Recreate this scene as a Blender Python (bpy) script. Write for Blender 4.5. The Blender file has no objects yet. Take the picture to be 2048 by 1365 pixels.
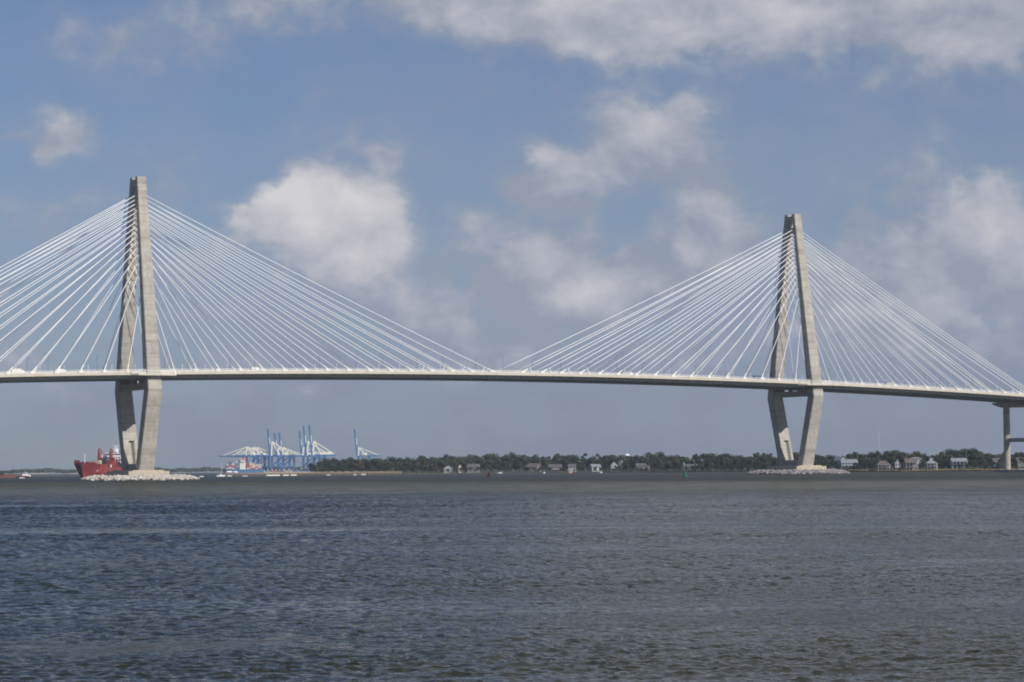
import bpy, math, random
import numpy as np
from mathutils import Vector, Matrix

random.seed(7)
RNG = np.random.default_rng(11)
R = math.radians
SC = bpy.context.scene
COL = SC.collection

# ------------------------------------------------------------------ camera
F_PX, ROLL, HORIZON, EYE = 4926.5, 0.00754, 938.9, 4.7      # focal length and horizon in 2048-pixel units, eye height in m
cam = bpy.data.cameras.new('camera')
cam.sensor_width = 36.0
cam.lens = F_PX / 2048 * 36.0
cam.clip_start, cam.clip_end = 1.0, 40000.0
cam_ob = bpy.data.objects.new('camera', cam)
COL.objects.link(cam_ob)
PITCH = math.atan((HORIZON - 682.5) / F_PX)
cam_ob.matrix_world = Matrix.Translation((0, 0, EYE)) @ Matrix.Rotation(R(90) + PITCH, 4, 'X') @ Matrix.Rotation(-ROLL, 4, 'Z')
SC.camera = cam_ob

SC.view_settings.view_transform = 'Standard'
SC.view_settings.look = 'None'
SC.view_settings.exposure = 0.0
SC.view_settings.gamma = 1.0
SC.view_settings.use_curve_mapping = False
SC.cycles.use_denoising = True
SC.cycles.max_bounces = 6
SC.cycles.volume_bounces = 1
SC.cycles.filter_width = 1.9

# ------------------------------------------------------------------ bridge axes (needed for the sun's direction)
BX, BY, BTH = -12.68, 1538.2, 0.5324           # middle of the main span and its heading
VD = (math.cos(BTH), math.sin(BTH))            # along the bridge
UD = (math.sin(BTH), -math.cos(BTH))           # across it, towards the camera

# ------------------------------------------------------------------ sun
sv = Vector((UD[0] + 0.33 * VD[0], UD[1] + 0.33 * VD[1], 0.75)).normalized()
sun = bpy.data.lights.new('sun', 'SUN')
sun.energy = 4.6
sun.angle = R(0.5)
sun.color = (1.0, 0.93, 0.84)
sun_ob = bpy.data.objects.new('sun', sun)
sun_ob.rotation_euler = sv.to_track_quat('Z', 'Y').to_euler()
COL.objects.link(sun_ob)

# ------------------------------------------------------------------ sky
world = bpy.data.worlds.new('World')
SC.world = world
world.use_nodes = True
SKY_STRENGTH = 0.06


class Nodes:
    """small helper to chain shader nodes"""
    def __init__(self, tree):
        self.t = tree

    def n(self, kind, **kw):
        nd = self.t.nodes.new(kind)
        for k, v in kw.items():
            setattr(nd, k, v)
        return nd

    def put(self, sock, val):
        if isinstance(val, bpy.types.NodeSocket):
            self.t.links.new(val, sock)
        else:
            sock.default_value = val

    def m(self, op, a, b=None, c=None, clamp=False):
        nd = self.n('ShaderNodeMath', operation=op, use_clamp=clamp)
        self.put(nd.inputs[0], a)
        if b is not None:
            self.put(nd.inputs[1], b)
        if c is not None:
            self.put(nd.inputs[2], c)
        return nd.outputs[0]

    def vm(self, op, a, b=None):
        nd = self.n('ShaderNodeVectorMath', operation=op)
        self.put(nd.inputs[0], a)
        if b is not None:
            self.put(nd.inputs[1], b)
        return nd.outputs[0]

    def noise(self, vec, scale, detail=4.0, rough=0.5, dist=0.0):
        nd = self.n('ShaderNodeTexNoise')
        self.put(nd.inputs['Vector'], vec)
        nd.inputs['Scale'].default_value = scale
        nd.inputs['Detail'].default_value = detail
        nd.inputs['Roughness'].default_value = rough
        nd.inputs['Distortion'].default_value = dist
        return nd.outputs['Fac']

    def ramp(self, x, lo, hi, a=0.0, b=1.0, smooth=True):
        nd = self.n('ShaderNodeMapRange')
        nd.interpolation_type = 'SMOOTHSTEP' if smooth else 'LINEAR'
        self.put(nd.inputs['Value'], x)
        for k, v in (('From Min', lo), ('From Max', hi), ('To Min', a), ('To Max', b)):
            self.put(nd.inputs[k], v)
        return nd.outputs['Result']

    def mix(self, fac, a, b, blend='MIX'):
        nd = self.n('ShaderNodeMix', data_type='RGBA', blend_type=blend)
        self.put(nd.inputs['Factor'], fac)
        cs = [s for s in nd.inputs if s.type == 'RGBA']
        for s, v in zip(cs, (a, b)):
            self.put(s, v if isinstance(v, bpy.types.NodeSocket) else (*v, 1.0))
        return [s for s in nd.outputs if s.type == 'RGBA'][0]


DEG = 57.2958 / F_PX


def sky_deg(x, y):
    return (x - 1024) * DEG, (HORIZON - ROLL * (x - 1024) - y) * DEG


# cumulus and cloud banks: centre and radii as they stand in the sky (2048-pixel units turned into degrees), density, brightness
CLOUDS = [
    (655, 465, 135, 80, 1.7, 0.95), (618, 405, 72, 50, 1.1, 1.0), (738, 475, 70, 78, 1.2, 0.85), (510, 440, 62, 40, 0.6, 0.5),
    (150, 268, 70, 48, 0.85, 0.42), (100, 308, 55, 34, 0.6, 0.3),
    (270, 95, 170, 80, 0.45, 0.18), (520, 5, 150, 65, 0.6, 0.3),
    (1000, 0, 300, 92, 0.9, 0.42), (1260, 45, 250, 80, 0.9, 0.58), (1700, -10, 430, 125, 1.1, 0.40), (2020, 50, 250, 105, 0.9, 0.38),
    (1305, 262, 88, 62, 1.15, 0.52), (1225, 300, 60, 42, 0.65, 0.4), (1105, 312, 44, 36, 0.7, 0.4), (1050, 378, 80, 34, 0.55, 0.25),
    (1165, 340, 60, 34, 0.45, 0.25), (960, 430, 70, 40, 0.45, 0.18), (1375, 225, 46, 30, 0.55, 0.4),
    (1075, 525, 105, 66, 0.8, 0.38), (1180, 590, 80, 54, 1.0, 0.66), (1440, 478, 88, 50, 0.9, 0.42), (1330, 545, 150, 55, 0.6, 0.22),
    (900, 560, 120, 80, 0.30, 0.08), (1190, 420, 280, 120, 0.22, 0.06), (1760, 610, 330, 150, 0.32, 0.07), (1020, 610, 300, 120, 0.26, 0.06),
    (1975, 430, 95, 85, 1.05, 0.60), (1905, 525, 115, 72, 0.9, 0.52), (2060, 560, 120, 80, 0.7, 0.35), (1790, 560, 140, 110, 0.4, 0.10),
    (830, 620, 48, 26, 0.6, 0.25), (480, 725, 110, 30, 0.4, 0.22), (600, 795, 60, 20, 0.3, 0.2), (330, 620, 120, 60, 0.3, 0.1),
    (900, 335, 60, 36, 0.3, 0.15), (60, 430, 90, 50, 0.3, 0.1), (1040, 700, 160, 40, 0.35, 0.12), (220, 720, 80, 30, 0.3, 0.15),
]


def build_sky():
    nt = world.node_tree
    nt.nodes.clear()
    k = Nodes(nt)
    out = k.n('ShaderNodeOutputWorld')
    bg = k.n('ShaderNodeBackground')
    bg.inputs['Strength'].default_value = SKY_STRENGTH
    sky = k.n('ShaderNodeTexSky', sky_type='NISHITA')
    sky.sun_disc = False
    sky.sun_elevation = math.asin(sv.z)
    sky.sun_rotation = math.atan2(sv.x, sv.y)
    sky.altitude = 0
    sky.air_density, sky.dust_density, sky.ozone_density = 1.0, 0.4, 3.0
    tc = k.n('ShaderNodeTexCoord')
    d = k.vm('NORMALIZE', tc.outputs['Generated'])
    sep = k.n('ShaderNodeSeparateXYZ')
    nt.links.new(d, sep.inputs[0])
    X, Y, Z = sep.outputs
    az = k.m('MULTIPLY', k.m('ARCTAN2', X, Y), 57.2958)
    el = k.m('MULTIPLY', k.m('ARCSINE', Z), 57.2958)

    def warp(vec):
        s = k.n('ShaderNodeVectorMath', operation='MULTIPLY')
        nt.links.new(vec, s.inputs[0])
        s.inputs[1].default_value = (1, 1, 1.35)
        return s.outputs[0]

    p0 = warp(d)
    p1 = warp(k.vm('ADD', d, (0.006, 0.0, 0.010)))
    big = k.noise(p0, 14, 3, 0.5)
    n0 = k.noise(p0, 30, 10, 0.56, 0.15)
    n1 = k.noise(p1, 30, 10, 0.56, 0.15)
    puff = k.m('ABSOLUTE', k.m('SUBTRACT', k.m('MULTIPLY', k.noise(p0, 52, 3, 0.5), 2.0), 1.0))
    # wobble the outlines of the cloud masses
    wob = k.m('MULTIPLY', k.m('SUBTRACT', k.noise(p0, 60, 5, 0.6), 0.5), 1.0)
    wob2 = k.m('MULTIPLY', k.m('SUBTRACT', k.noise(k.vm('ADD', p0, (3, 5, 1)), 60, 5, 0.6), 0.5), 0.9)
    azw, elw = k.m('ADD', az, wob), k.m('ADD', el, wob2)
    dens, lit = None, None
    for (x, y, rx, ry, s, b) in CLOUDS:
        a, e = sky_deg(x, y)
        qa = k.m('MULTIPLY', k.m('SUBTRACT', azw, a), 1 / (rx * DEG))
        qe = k.m('MULTIPLY', k.m('SUBTRACT', elw, e), 1 / (ry * DEG))
        g = k.m('MULTIPLY', k.m('EXPONENT', k.m('MULTIPLY', k.m('ADD', k.m('MULTIPLY', qa, qa), k.m('MULTIPLY', qe, qe)), -1.0)), s)
        # upper sides catch the sun, undersides stay grey
        top = k.m('MULTIPLY', g, k.m('MULTIPLY_ADD', qe, 0.30 * b, b))
        dens = g if dens is None else k.m('ADD', dens, g)
        lit = top if lit is None else k.m('ADD', lit, top)
    # everything beyond the frame: a broken cloud deck all over the sky, closed to the right and overhead
    span = k.m('MULTIPLY', k.ramp(az, -9, 4), k.ramp(az, 45, 75, 1.0, 0.0))
    deck = k.m('MULTIPLY', k.ramp(el, 10.0, 14.0), k.m('ADD', span, k.m('MULTIPLY', k.m('SUBTRACT', big, 0.60), 1.8)))
    dens = k.m('ADD', dens, k.m('MAXIMUM', deck, 0.0))
    lit = k.m('ADD', lit, k.m('MULTIPLY', k.m('MAXIMUM', deck, 0.0), 0.36))
    # scattered low cloud fragments in the lower sky
    low = k.m('MULTIPLY', k.m('MULTIPLY', k.ramp(el, 0.8, 2.6), k.ramp(el, 5.5, 9.5, 1.0, 0.25)), k.ramp(k.noise(p0, 19, 4, 0.55), 0.40, 0.68, 0.0, 0.6))
    dens = k.m('ADD', dens, low)
    lit = k.m('ADD', lit, k.m('MULTIPLY', low, 0.22))
    side = k.m('MULTIPLY', k.ramp(k.m('ABSOLUTE', az), 13, 20), k.m('MULTIPLY', k.ramp(big, 0.48, 0.66), 0.8))
    dens = k.m('ADD', dens, side)
    lit = k.m('ADD', lit, k.m('MULTIPLY', side, 0.5))
    raw = k.m('ADD', dens, k.m('MULTIPLY', k.m('SUBTRACT', n0, 0.5), 1.25))
    raw = k.m('ADD', raw, k.m('MULTIPLY', k.m('SUBTRACT', puff, 0.2), 0.45))
    mask = k.ramp(raw, 0.14, 0.86)
    # thin veil that thickens towards the horizon
    veil = k.m('MULTIPLY', k.m('MULTIPLY', k.m('MULTIPLY', k.ramp(el, 0.5, 11.0, 0.98, 0.40), k.ramp(el, 11.0, 24.0, 1.0, 0.1)), k.ramp(az, -13, -3, 0.75, 1.0)), k.ramp(k.m('ADD', n0, k.m('MULTIPLY', big, 0.6)), 0.50, 1.0, 0.62, 1.12), clamp=True)
    # light in the clouds
    rel = k.m('MULTIPLY', k.m('SUBTRACT', n0, n1), 1.5)
    bright = k.m('ADD', k.m('DIVIDE', lit, k.m('ADD', dens, 0.25)), rel, clamp=True)
    bright = k.m('MAXIMUM', k.m('MULTIPLY', bright, k.ramp(raw, 0.2, 1.0, 0.55, 1.0)), 0.06)
    S = 1 / SKY_STRENGTH
    c_dark = (0.275 * S, 0.305 * S, 0.395 * S)
    c_lit = (0.68 * S, 0.66 * S, 0.67 * S)
    c_veil = k.mix(k.ramp(el, 0.4, 4.0), (0.212 * S, 0.240 * S, 0.312 * S), (0.275 * S, 0.318 * S, 0.43 * S))
    cloud = k.mix(bright, c_dark, c_lit)
    skyc = k.mix(1.0, sky.outputs[0], (0.74, 0.89, 1.12), 'MULTIPLY')
    base = k.mix(veil, skyc, c_veil)
    fin = k.mix(k.m('MULTIPLY', mask, 0.93), base, cloud)
    nt.links.new(fin, bg.inputs['Color'])
    nt.links.new(bg.outputs[0], out.inputs['Surface'])


build_sky()


# ------------------------------------------------------------------ materials
def material(name, color, rough=0.7, var=0.15, scale=0.5, stretch=(1, 1, 1), metallic=0.0, rand=0.0, bump=0.0, tint=None, ior=1.45):
    m = bpy.data.materials.new(name)
    m.use_nodes = True
    nt = m.node_tree
    k = Nodes(nt)
    b = nt.nodes['Principled BSDF']
    tc = k.n('ShaderNodeTexCoord')
    mp = k.n('ShaderNodeMapping')
    mp.inputs['Scale'].default_value = stretch
    nt.links.new(tc.outputs['Object'], mp.inputs[0])
    n = k.noise(mp.outputs[0], scale, 5, 0.6)
    f = k.ramp(n, 0.25, 0.75, 1 - var, 1 + var, False)
    if rand:
        oi = k.n('ShaderNodeObjectInfo')
        f = k.m('MULTIPLY', f, k.ramp(oi.outputs['Random'], 0, 1, 1 - rand, 1 + rand, False))
    col = (*color, 1.0)
    cc = k.n('ShaderNodeRGB')
    cc.outputs[0].default_value = col
    c0 = cc.outputs[0]
    if tint:
        n2 = k.noise(mp.outputs[0], scale * 2.7, 3, 0.5)
        c0 = k.mix(k.ramp(n2, 0.42, 0.62), c0, tint)
    v = k.n('ShaderNodeVectorMath', operation='SCALE')
    nt.links.new(c0, v.inputs[0])
    nt.links.new(f, v.inputs['Scale'])
    nt.links.new(v.outputs[0], b.inputs['Base Color'])
    b.inputs['Roughness'].default_value = rough
    b.inputs['Metallic'].default_value = metallic
    b.inputs['IOR'].default_value = ior
    if bump:
        bp = k.n('ShaderNodeBump')
        bp.inputs['Strength'].default_value = bump
        bp.inputs['Distance'].default_value = 0.1
        nt.links.new(k.noise(mp.outputs[0], scale * 8, 4, 0.6), bp.inputs['Height'])
        nt.links.new(bp.outputs[0], b.inputs['Normal'])
    return m


def concrete_material():
    """cast concrete: pours of slightly different grey, weather streaks running down, darker wet patches"""
    m = bpy.data.materials.new('tower_concrete')
    m.use_nodes = True
    nt = m.node_tree
    k = Nodes(nt)
    b = nt.nodes['Principled BSDF']
    tc = k.n('ShaderNodeTexCoord')
    P = tc.outputs['Object']
    sep = k.n('ShaderNodeSeparateXYZ')
    nt.links.new(P, sep.inputs[0])
    lift = k.m('FLOOR', k.m('DIVIDE', sep.outputs[2], 4.6))
    wn = k.n('ShaderNodeTexWhiteNoise', noise_dimensions='2D')
    cmb = k.n('ShaderNodeCombineXYZ')
    nt.links.new(lift, cmb.inputs[0])
    nt.links.new(k.m('FLOOR', k.m('DIVIDE', sep.outputs[0], 60)), cmb.inputs[1])
    nt.links.new(cmb.outputs[0], wn.inputs['Vector'])
    mp = k.n('ShaderNodeMapping')
    mp.inputs['Scale'].default_value = (0.55, 0.55, 0.05)
    nt.links.new(P, mp.inputs[0])
    streak = k.noise(mp.outputs[0], 1.0, 6, 0.65)
    mp2 = k.n('ShaderNodeMapping')
    mp2.inputs['Scale'].default_value = (0.05, 0.05, 0.22)
    nt.links.new(P, mp2.inputs[0])
    band = k.noise(mp2.outputs[0], 1.0, 5, 0.6)
    blotch = k.noise(P, 0.35, 5, 0.6)
    f = k.ramp(wn.outputs['Value'], 0, 1, 0.90, 1.06, False)
    f = k.m('MULTIPLY', f, k.ramp(streak, 0.3, 0.7, 0.82, 1.10, False))
    f = k.m('MULTIPLY', f, k.ramp(band, 0.52, 0.72, 1.0, 0.74))
    f = k.m('MULTIPLY', f, k.ramp(blotch, 0.35, 0.7, 1.03, 0.94))
    f = k.m('MULTIPLY', f, k.ramp(k.m('ADD', sep.outputs[2], k.m('MULTIPLY', blotch, 3.0)), 1.5, 4.0, 0.45, 1.0))      # tide line
    joint = k.m('ABSOLUTE', k.m('SUBTRACT', k.m('FRACT', k.m('DIVIDE', k.m('SUBTRACT', sep.outputs[2], 0.9), 4.6)), 0.5))
    f = k.m('MULTIPLY', f, k.ramp(joint, 0.43, 0.49, 1.0, 0.90))
    mp3 = k.n('ShaderNodeMapping')
    mp3.inputs['Scale'].default_value = (0.02, 0.02, 0.9)
    nt.links.new(P, mp3.inputs[0])
    f = k.m('MULTIPLY', f, k.ramp(k.noise(mp3.outputs[0], 1.0, 4, 0.6), 0.35, 0.65, 0.93, 1.05))
    v = k.n('ShaderNodeVectorMath', operation='SCALE')
    nt.links.new(k.mix(k.ramp(blotch, 0.4, 0.65), (0.395, 0.37, 0.322), (0.362, 0.35, 0.322)), v.inputs[0])
    nt.links.new(f, v.inputs['Scale'])
    nt.links.new(v.outputs[0], b.inputs['Base Color'])
    b.inputs['Roughness'].default_value = 0.85
    bp = k.n('ShaderNodeBump')
    bp.inputs['Strength'].default_value = 0.3
    nt.links.new(blotch, bp.inputs['Height'])
    nt.links.new(bp.outputs[0], b.inputs['Normal'])
    return m


def water_material():
    m = bpy.data.materials.new('harbour_water')
    m.use_nodes = True
    nt = m.node_tree
    k = Nodes(nt)
    nt.nodes.remove(nt.nodes['Principled BSDF'])
    body = k.n('ShaderNodeBsdfDiffuse')
    shine = k.n('ShaderNodeBsdfGlossy')
    fres = k.n('ShaderNodeFresnel')
    fres.inputs['IOR'].default_value = 1.33
    both = k.n('ShaderNodeMixShader')
    nt.links.new(body.outputs[0], both.inputs[1])
    nt.links.new(shine.outputs[0], both.inputs[2])
    nt.links.new(both.outputs[0], nt.nodes['Material Output'].inputs['Surface'])
    tc = k.n('ShaderNodeTexCoord')
    P = tc.outputs['Object']
    sep = k.n('ShaderNodeSeparateXYZ')
    nt.links.new(P, sep.inputs[0])
    x, y = sep.outputs[0], sep.outputs[1]
    # silty water in front of the bridge, with a sunlit patch put into its colour
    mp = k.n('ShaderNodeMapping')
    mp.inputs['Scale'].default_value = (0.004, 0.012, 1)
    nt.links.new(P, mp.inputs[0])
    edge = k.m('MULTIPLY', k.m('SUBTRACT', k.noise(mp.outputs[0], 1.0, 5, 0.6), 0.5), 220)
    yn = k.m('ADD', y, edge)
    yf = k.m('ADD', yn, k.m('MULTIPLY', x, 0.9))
    sunlit_silt = k.m('MULTIPLY', k.ramp(yn, 450, 570), k.ramp(yf, 860, 1040, 1.0, 0.0))
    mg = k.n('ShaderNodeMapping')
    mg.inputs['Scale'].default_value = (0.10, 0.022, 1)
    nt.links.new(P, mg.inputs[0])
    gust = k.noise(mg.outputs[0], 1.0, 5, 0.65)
    sunlit_silt = k.m('MULTIPLY', sunlit_silt, k.ramp(gust, 0.3, 0.7, 0.62, 1.1))
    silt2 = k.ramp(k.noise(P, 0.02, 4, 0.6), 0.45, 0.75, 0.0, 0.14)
    s = k.m('MAXIMUM', sunlit_silt, silt2)
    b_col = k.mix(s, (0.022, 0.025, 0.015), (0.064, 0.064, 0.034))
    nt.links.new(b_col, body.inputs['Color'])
    dd = k.m('SQRT', k.m('ADD', k.m('MULTIPLY', x, x), k.m('MULTIPLY', y, y)))
    most = k.m('MULTIPLY', k.m('ADD', k.ramp(dd, 220, 560, 0.84, 0.34), k.ramp(dd, 850, 1300, 0.0, 0.16)), k.ramp(gust, 0.3, 0.7, 0.75, 1.2))
    nt.links.new(k.m('MINIMUM', k.m('MULTIPLY', fres.outputs[0], 0.90), most), both.inputs[0])
    # wind ruffles and slicks
    mp2 = k.n('ShaderNodeMapping')
    mp2.inputs['Scale'].default_value = (0.020, 0.10, 1)
    nt.links.new(P, mp2.inputs[0])
    ruffle = k.noise(mp2.outputs[0], 1.0, 4, 0.6)
    dist = k.m('SQRT', k.m('ADD', k.m('MULTIPLY', x, x), k.m('MULTIPLY', y, y)))
    nt.links.new(k.m('ADD', k.ramp(dist, 80, 1000, 0.03, 0.20), k.ramp(ruffle, 0.35, 0.7, 0.0, 0.03)), shine.inputs['Roughness'])
    mp3 = k.n('ShaderNodeMapping')
    mp3.inputs['Scale'].default_value = (1.0, 1.7, 1)
    mp3.inputs['Rotation'].default_value = (0, 0, 0.15)
    nt.links.new(P, mp3.inputs[0])
    fine = k.noise(mp3.outputs[0], 3.2, 4, 0.6)
    mid = k.noise(mp3.outputs[0], 0.55, 5, 0.62)
    chop = k.noise(mp3.outputs[0], 1.5, 3, 0.55)
    h = k.m('ADD', k.m('MULTIPLY', fine, k.ramp(dist, 60, 350, 0.05, 0.0)), k.m('ADD', k.m('MULTIPLY', chop, k.ramp(dist, 60, 220, 0.03, 0.10)), k.m('MULTIPLY', mid, k.ramp(dist, 600, 1100, 0.15, 1.6))))
    h = k.m('MULTIPLY', h, k.ramp(ruffle, 0.30, 0.6, 0.45, 1.0))
    bp = k.n('ShaderNodeBump')
    bp.inputs['Strength'].default_value = 1.0
    bp.inputs['Distance'].default_value = 1.0
    nt.links.new(h, bp.inputs['Height'])
    for nd in (body, shine, fres):
        nt.links.new(bp.outputs[0], nd.inputs['Normal'])
    return m


M = {}
M['concrete'] = concrete_material()
M['pedestal'] = material('pedestal_concrete', (0.46, 0.40, 0.30), 0.9, 0.2, 0.3, tint=(0.40, 0.38, 0.33), bump=0.2)
M['fascia'] = material('fascia_concrete', (0.50, 0.47, 0.40), 0.8, 0.12, 0.25)
M['slab'] = material('slab_concrete', (0.32, 0.31, 0.29), 0.85, 0.15, 0.2)
M['asphalt'] = material('road_asphalt', (0.05, 0.05, 0.052), 0.9, 0.15, 0.5)
M['steel'] = material('girder_steel', (0.30, 0.31, 0.29), 0.55, 0.12, 0.3)
M['white'] = material('white_paint', (0.80, 0.81, 0.82), 0.4, 0.05, 0.5)
M['offwhite'] = material('off_white_paint', (0.72, 0.71, 0.66), 0.5, 0.08, 0.5)
M['pipe'] = material('white_stay_pipe', (0.82, 0.83, 0.84), 0.45, 0.03, 0.2)
M['galv'] = material('galvanised_steel', (0.55, 0.57, 0.58), 0.4, 0.08, 1.0, metallic=0.3)
M['dark'] = material('dark_steel', (0.045, 0.05, 0.055), 0.5, 0.2, 1.0)
M['rock_white'] = material('pale_granite', (0.47, 0.445, 0.41), 0.9, 0.35, 0.25, bump=0.5)
M['rock_shaded'] = material('shaded_mauve_granite', (0.25, 0.23, 0.235), 0.9, 0.35, 0.25, bump=0.5)  # greyer granite: the dimmer light on the right island is in its colour
M['wet_rock'] = material('wet_rock', (0.05, 0.05, 0.045), 0.6, 0.4, 0.6)
M['lamp_grey'] = material('lamp_post_grey', (0.13, 0.135, 0.14), 0.5, 0.1, 1.0)
M['red'] = material('ship_red', (0.25, 0.040, 0.042), 0.6, 0.22, 0.15, tint=(0.20, 0.05, 0.05))
M['red_fade'] = material('faded_red_boot', (0.26, 0.085, 0.09), 0.6, 0.2, 0.2)
M['dark_red'] = material('dark_red_paint', (0.17, 0.022, 0.03), 0.5, 0.2, 0.3)
M['grey'] = material('grey_paint', (0.34, 0.36, 0.38), 0.5, 0.12, 0.3)
M['glass'] = material('dark_window_glass', (0.03, 0.04, 0.05), 0.12, 0.1, 1.0)
M['crane_blue'] = material('crane_blue', (0.042, 0.145, 0.33), 0.45, 0.12, 0.1)
M['crane_white'] = material('crane_white', (0.80, 0.78, 0.68), 0.5, 0.06, 0.2)
M['hull_blue'] = material('hull_blue', (0.05, 0.15, 0.30), 0.5, 0.15, 0.1)
M['funnel'] = material('orange_red_funnel', (0.62, 0.10, 0.05), 0.5, 0.1, 0.3)
M['box_red'] = material('container_red', (0.30, 0.06, 0.06), 0.6, 0.2, 0.3, rand=0.3)
M['box_blue'] = material('container_blue', (0.06, 0.11, 0.22), 0.6, 0.2, 0.3, rand=0.3)
M['box_tan'] = material('container_tan', (0.50, 0.44, 0.34), 0.6, 0.2, 0.3, rand=0.2)
M['box_grey'] = material('container_grey', (0.38, 0.39, 0.40), 0.6, 0.2, 0.3, rand=0.2)
M['wood'] = material('weathered_wood', (0.30, 0.23, 0.16), 0.9, 0.3, 0.6)
M['bark'] = material('bark', (0.07, 0.055, 0.04), 0.95, 0.3, 1.5)
M['leaf_dark'] = material('oak_leaves', (0.027, 0.041, 0.021), 0.75, 0.4, 0.25, rand=0.28, tint=(0.037, 0.048, 0.023))
M['leaf_mid'] = material('mid_green_leaves', (0.040, 0.058, 0.027), 0.75, 0.4, 0.25, rand=0.28, tint=(0.052, 0.060, 0.027))
M['leaf_rust'] = material('rusty_leaves', (0.072, 0.048, 0.028), 0.8, 0.35, 0.25, rand=0.3, tint=(0.062, 0.053, 0.028))
M['leaf_far'] = material('far_wood_leaves', (0.034, 0.048, 0.028), 0.8, 0.4, 0.02)
M['soil'] = material('shore_soil', (0.045, 0.043, 0.032), 0.95, 0.3, 0.05, tint=(0.07, 0.08, 0.04))
M['sand'] = material('shore_sand', (0.12, 0.09, 0.08), 0.95, 0.2, 0.03)
M['marsh'] = material('golden_marsh_grass', (0.36, 0.25, 0.11), 0.95, 0.3, 0.2, tint=(0.27, 0.21, 0.10))
M['roof_grey'] = material('grey_shingle_roof', (0.10, 0.10, 0.105), 0.9, 0.2, 0.5)
M['roof_brown'] = material('brown_shingle_roof', (0.125, 0.10, 0.095), 0.9, 0.2, 0.5)
M['roof_metal'] = material('pale_metal_roof', (0.22, 0.245, 0.27), 0.4, 0.1, 0.5)
M['wall_white'] = material('shaded_white_siding', (0.33, 0.34, 0.35), 0.7, 0.06, 0.4)  # cloud shadow on the shore is put into these darker wall colours
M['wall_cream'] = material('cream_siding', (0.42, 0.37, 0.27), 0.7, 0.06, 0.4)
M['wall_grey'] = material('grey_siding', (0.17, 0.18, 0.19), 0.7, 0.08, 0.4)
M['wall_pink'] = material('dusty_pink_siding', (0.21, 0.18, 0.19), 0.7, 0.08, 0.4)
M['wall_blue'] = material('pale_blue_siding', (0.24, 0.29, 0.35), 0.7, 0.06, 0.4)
M['brick'] = material('chimney_brick', (0.13, 0.085, 0.075), 0.9, 0.2, 1.0)
M['buoy_red'] = material('buoy_red', (0.50, 0.035, 0.03), 0.5, 0.1, 1.0)
M['buoy_green'] = material('buoy_green', (0.012, 0.12, 0.075), 0.5, 0.1, 1.0)
M['orange'] = material('orange_cover', (0.55, 0.22, 0.06), 0.6, 0.1, 0.5)
M['foam'] = material('white_foam', (0.75, 0.77, 0.78), 0.8, 0.1, 1.0)
M['rubber'] = material('black_rubber', (0.02, 0.02, 0.02), 0.8, 0.1, 1.0)
M['rust'] = material('rusty_barge_steel', (0.17, 0.075, 0.055), 0.8, 0.3, 0.3)
M['water'] = water_material()


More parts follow.
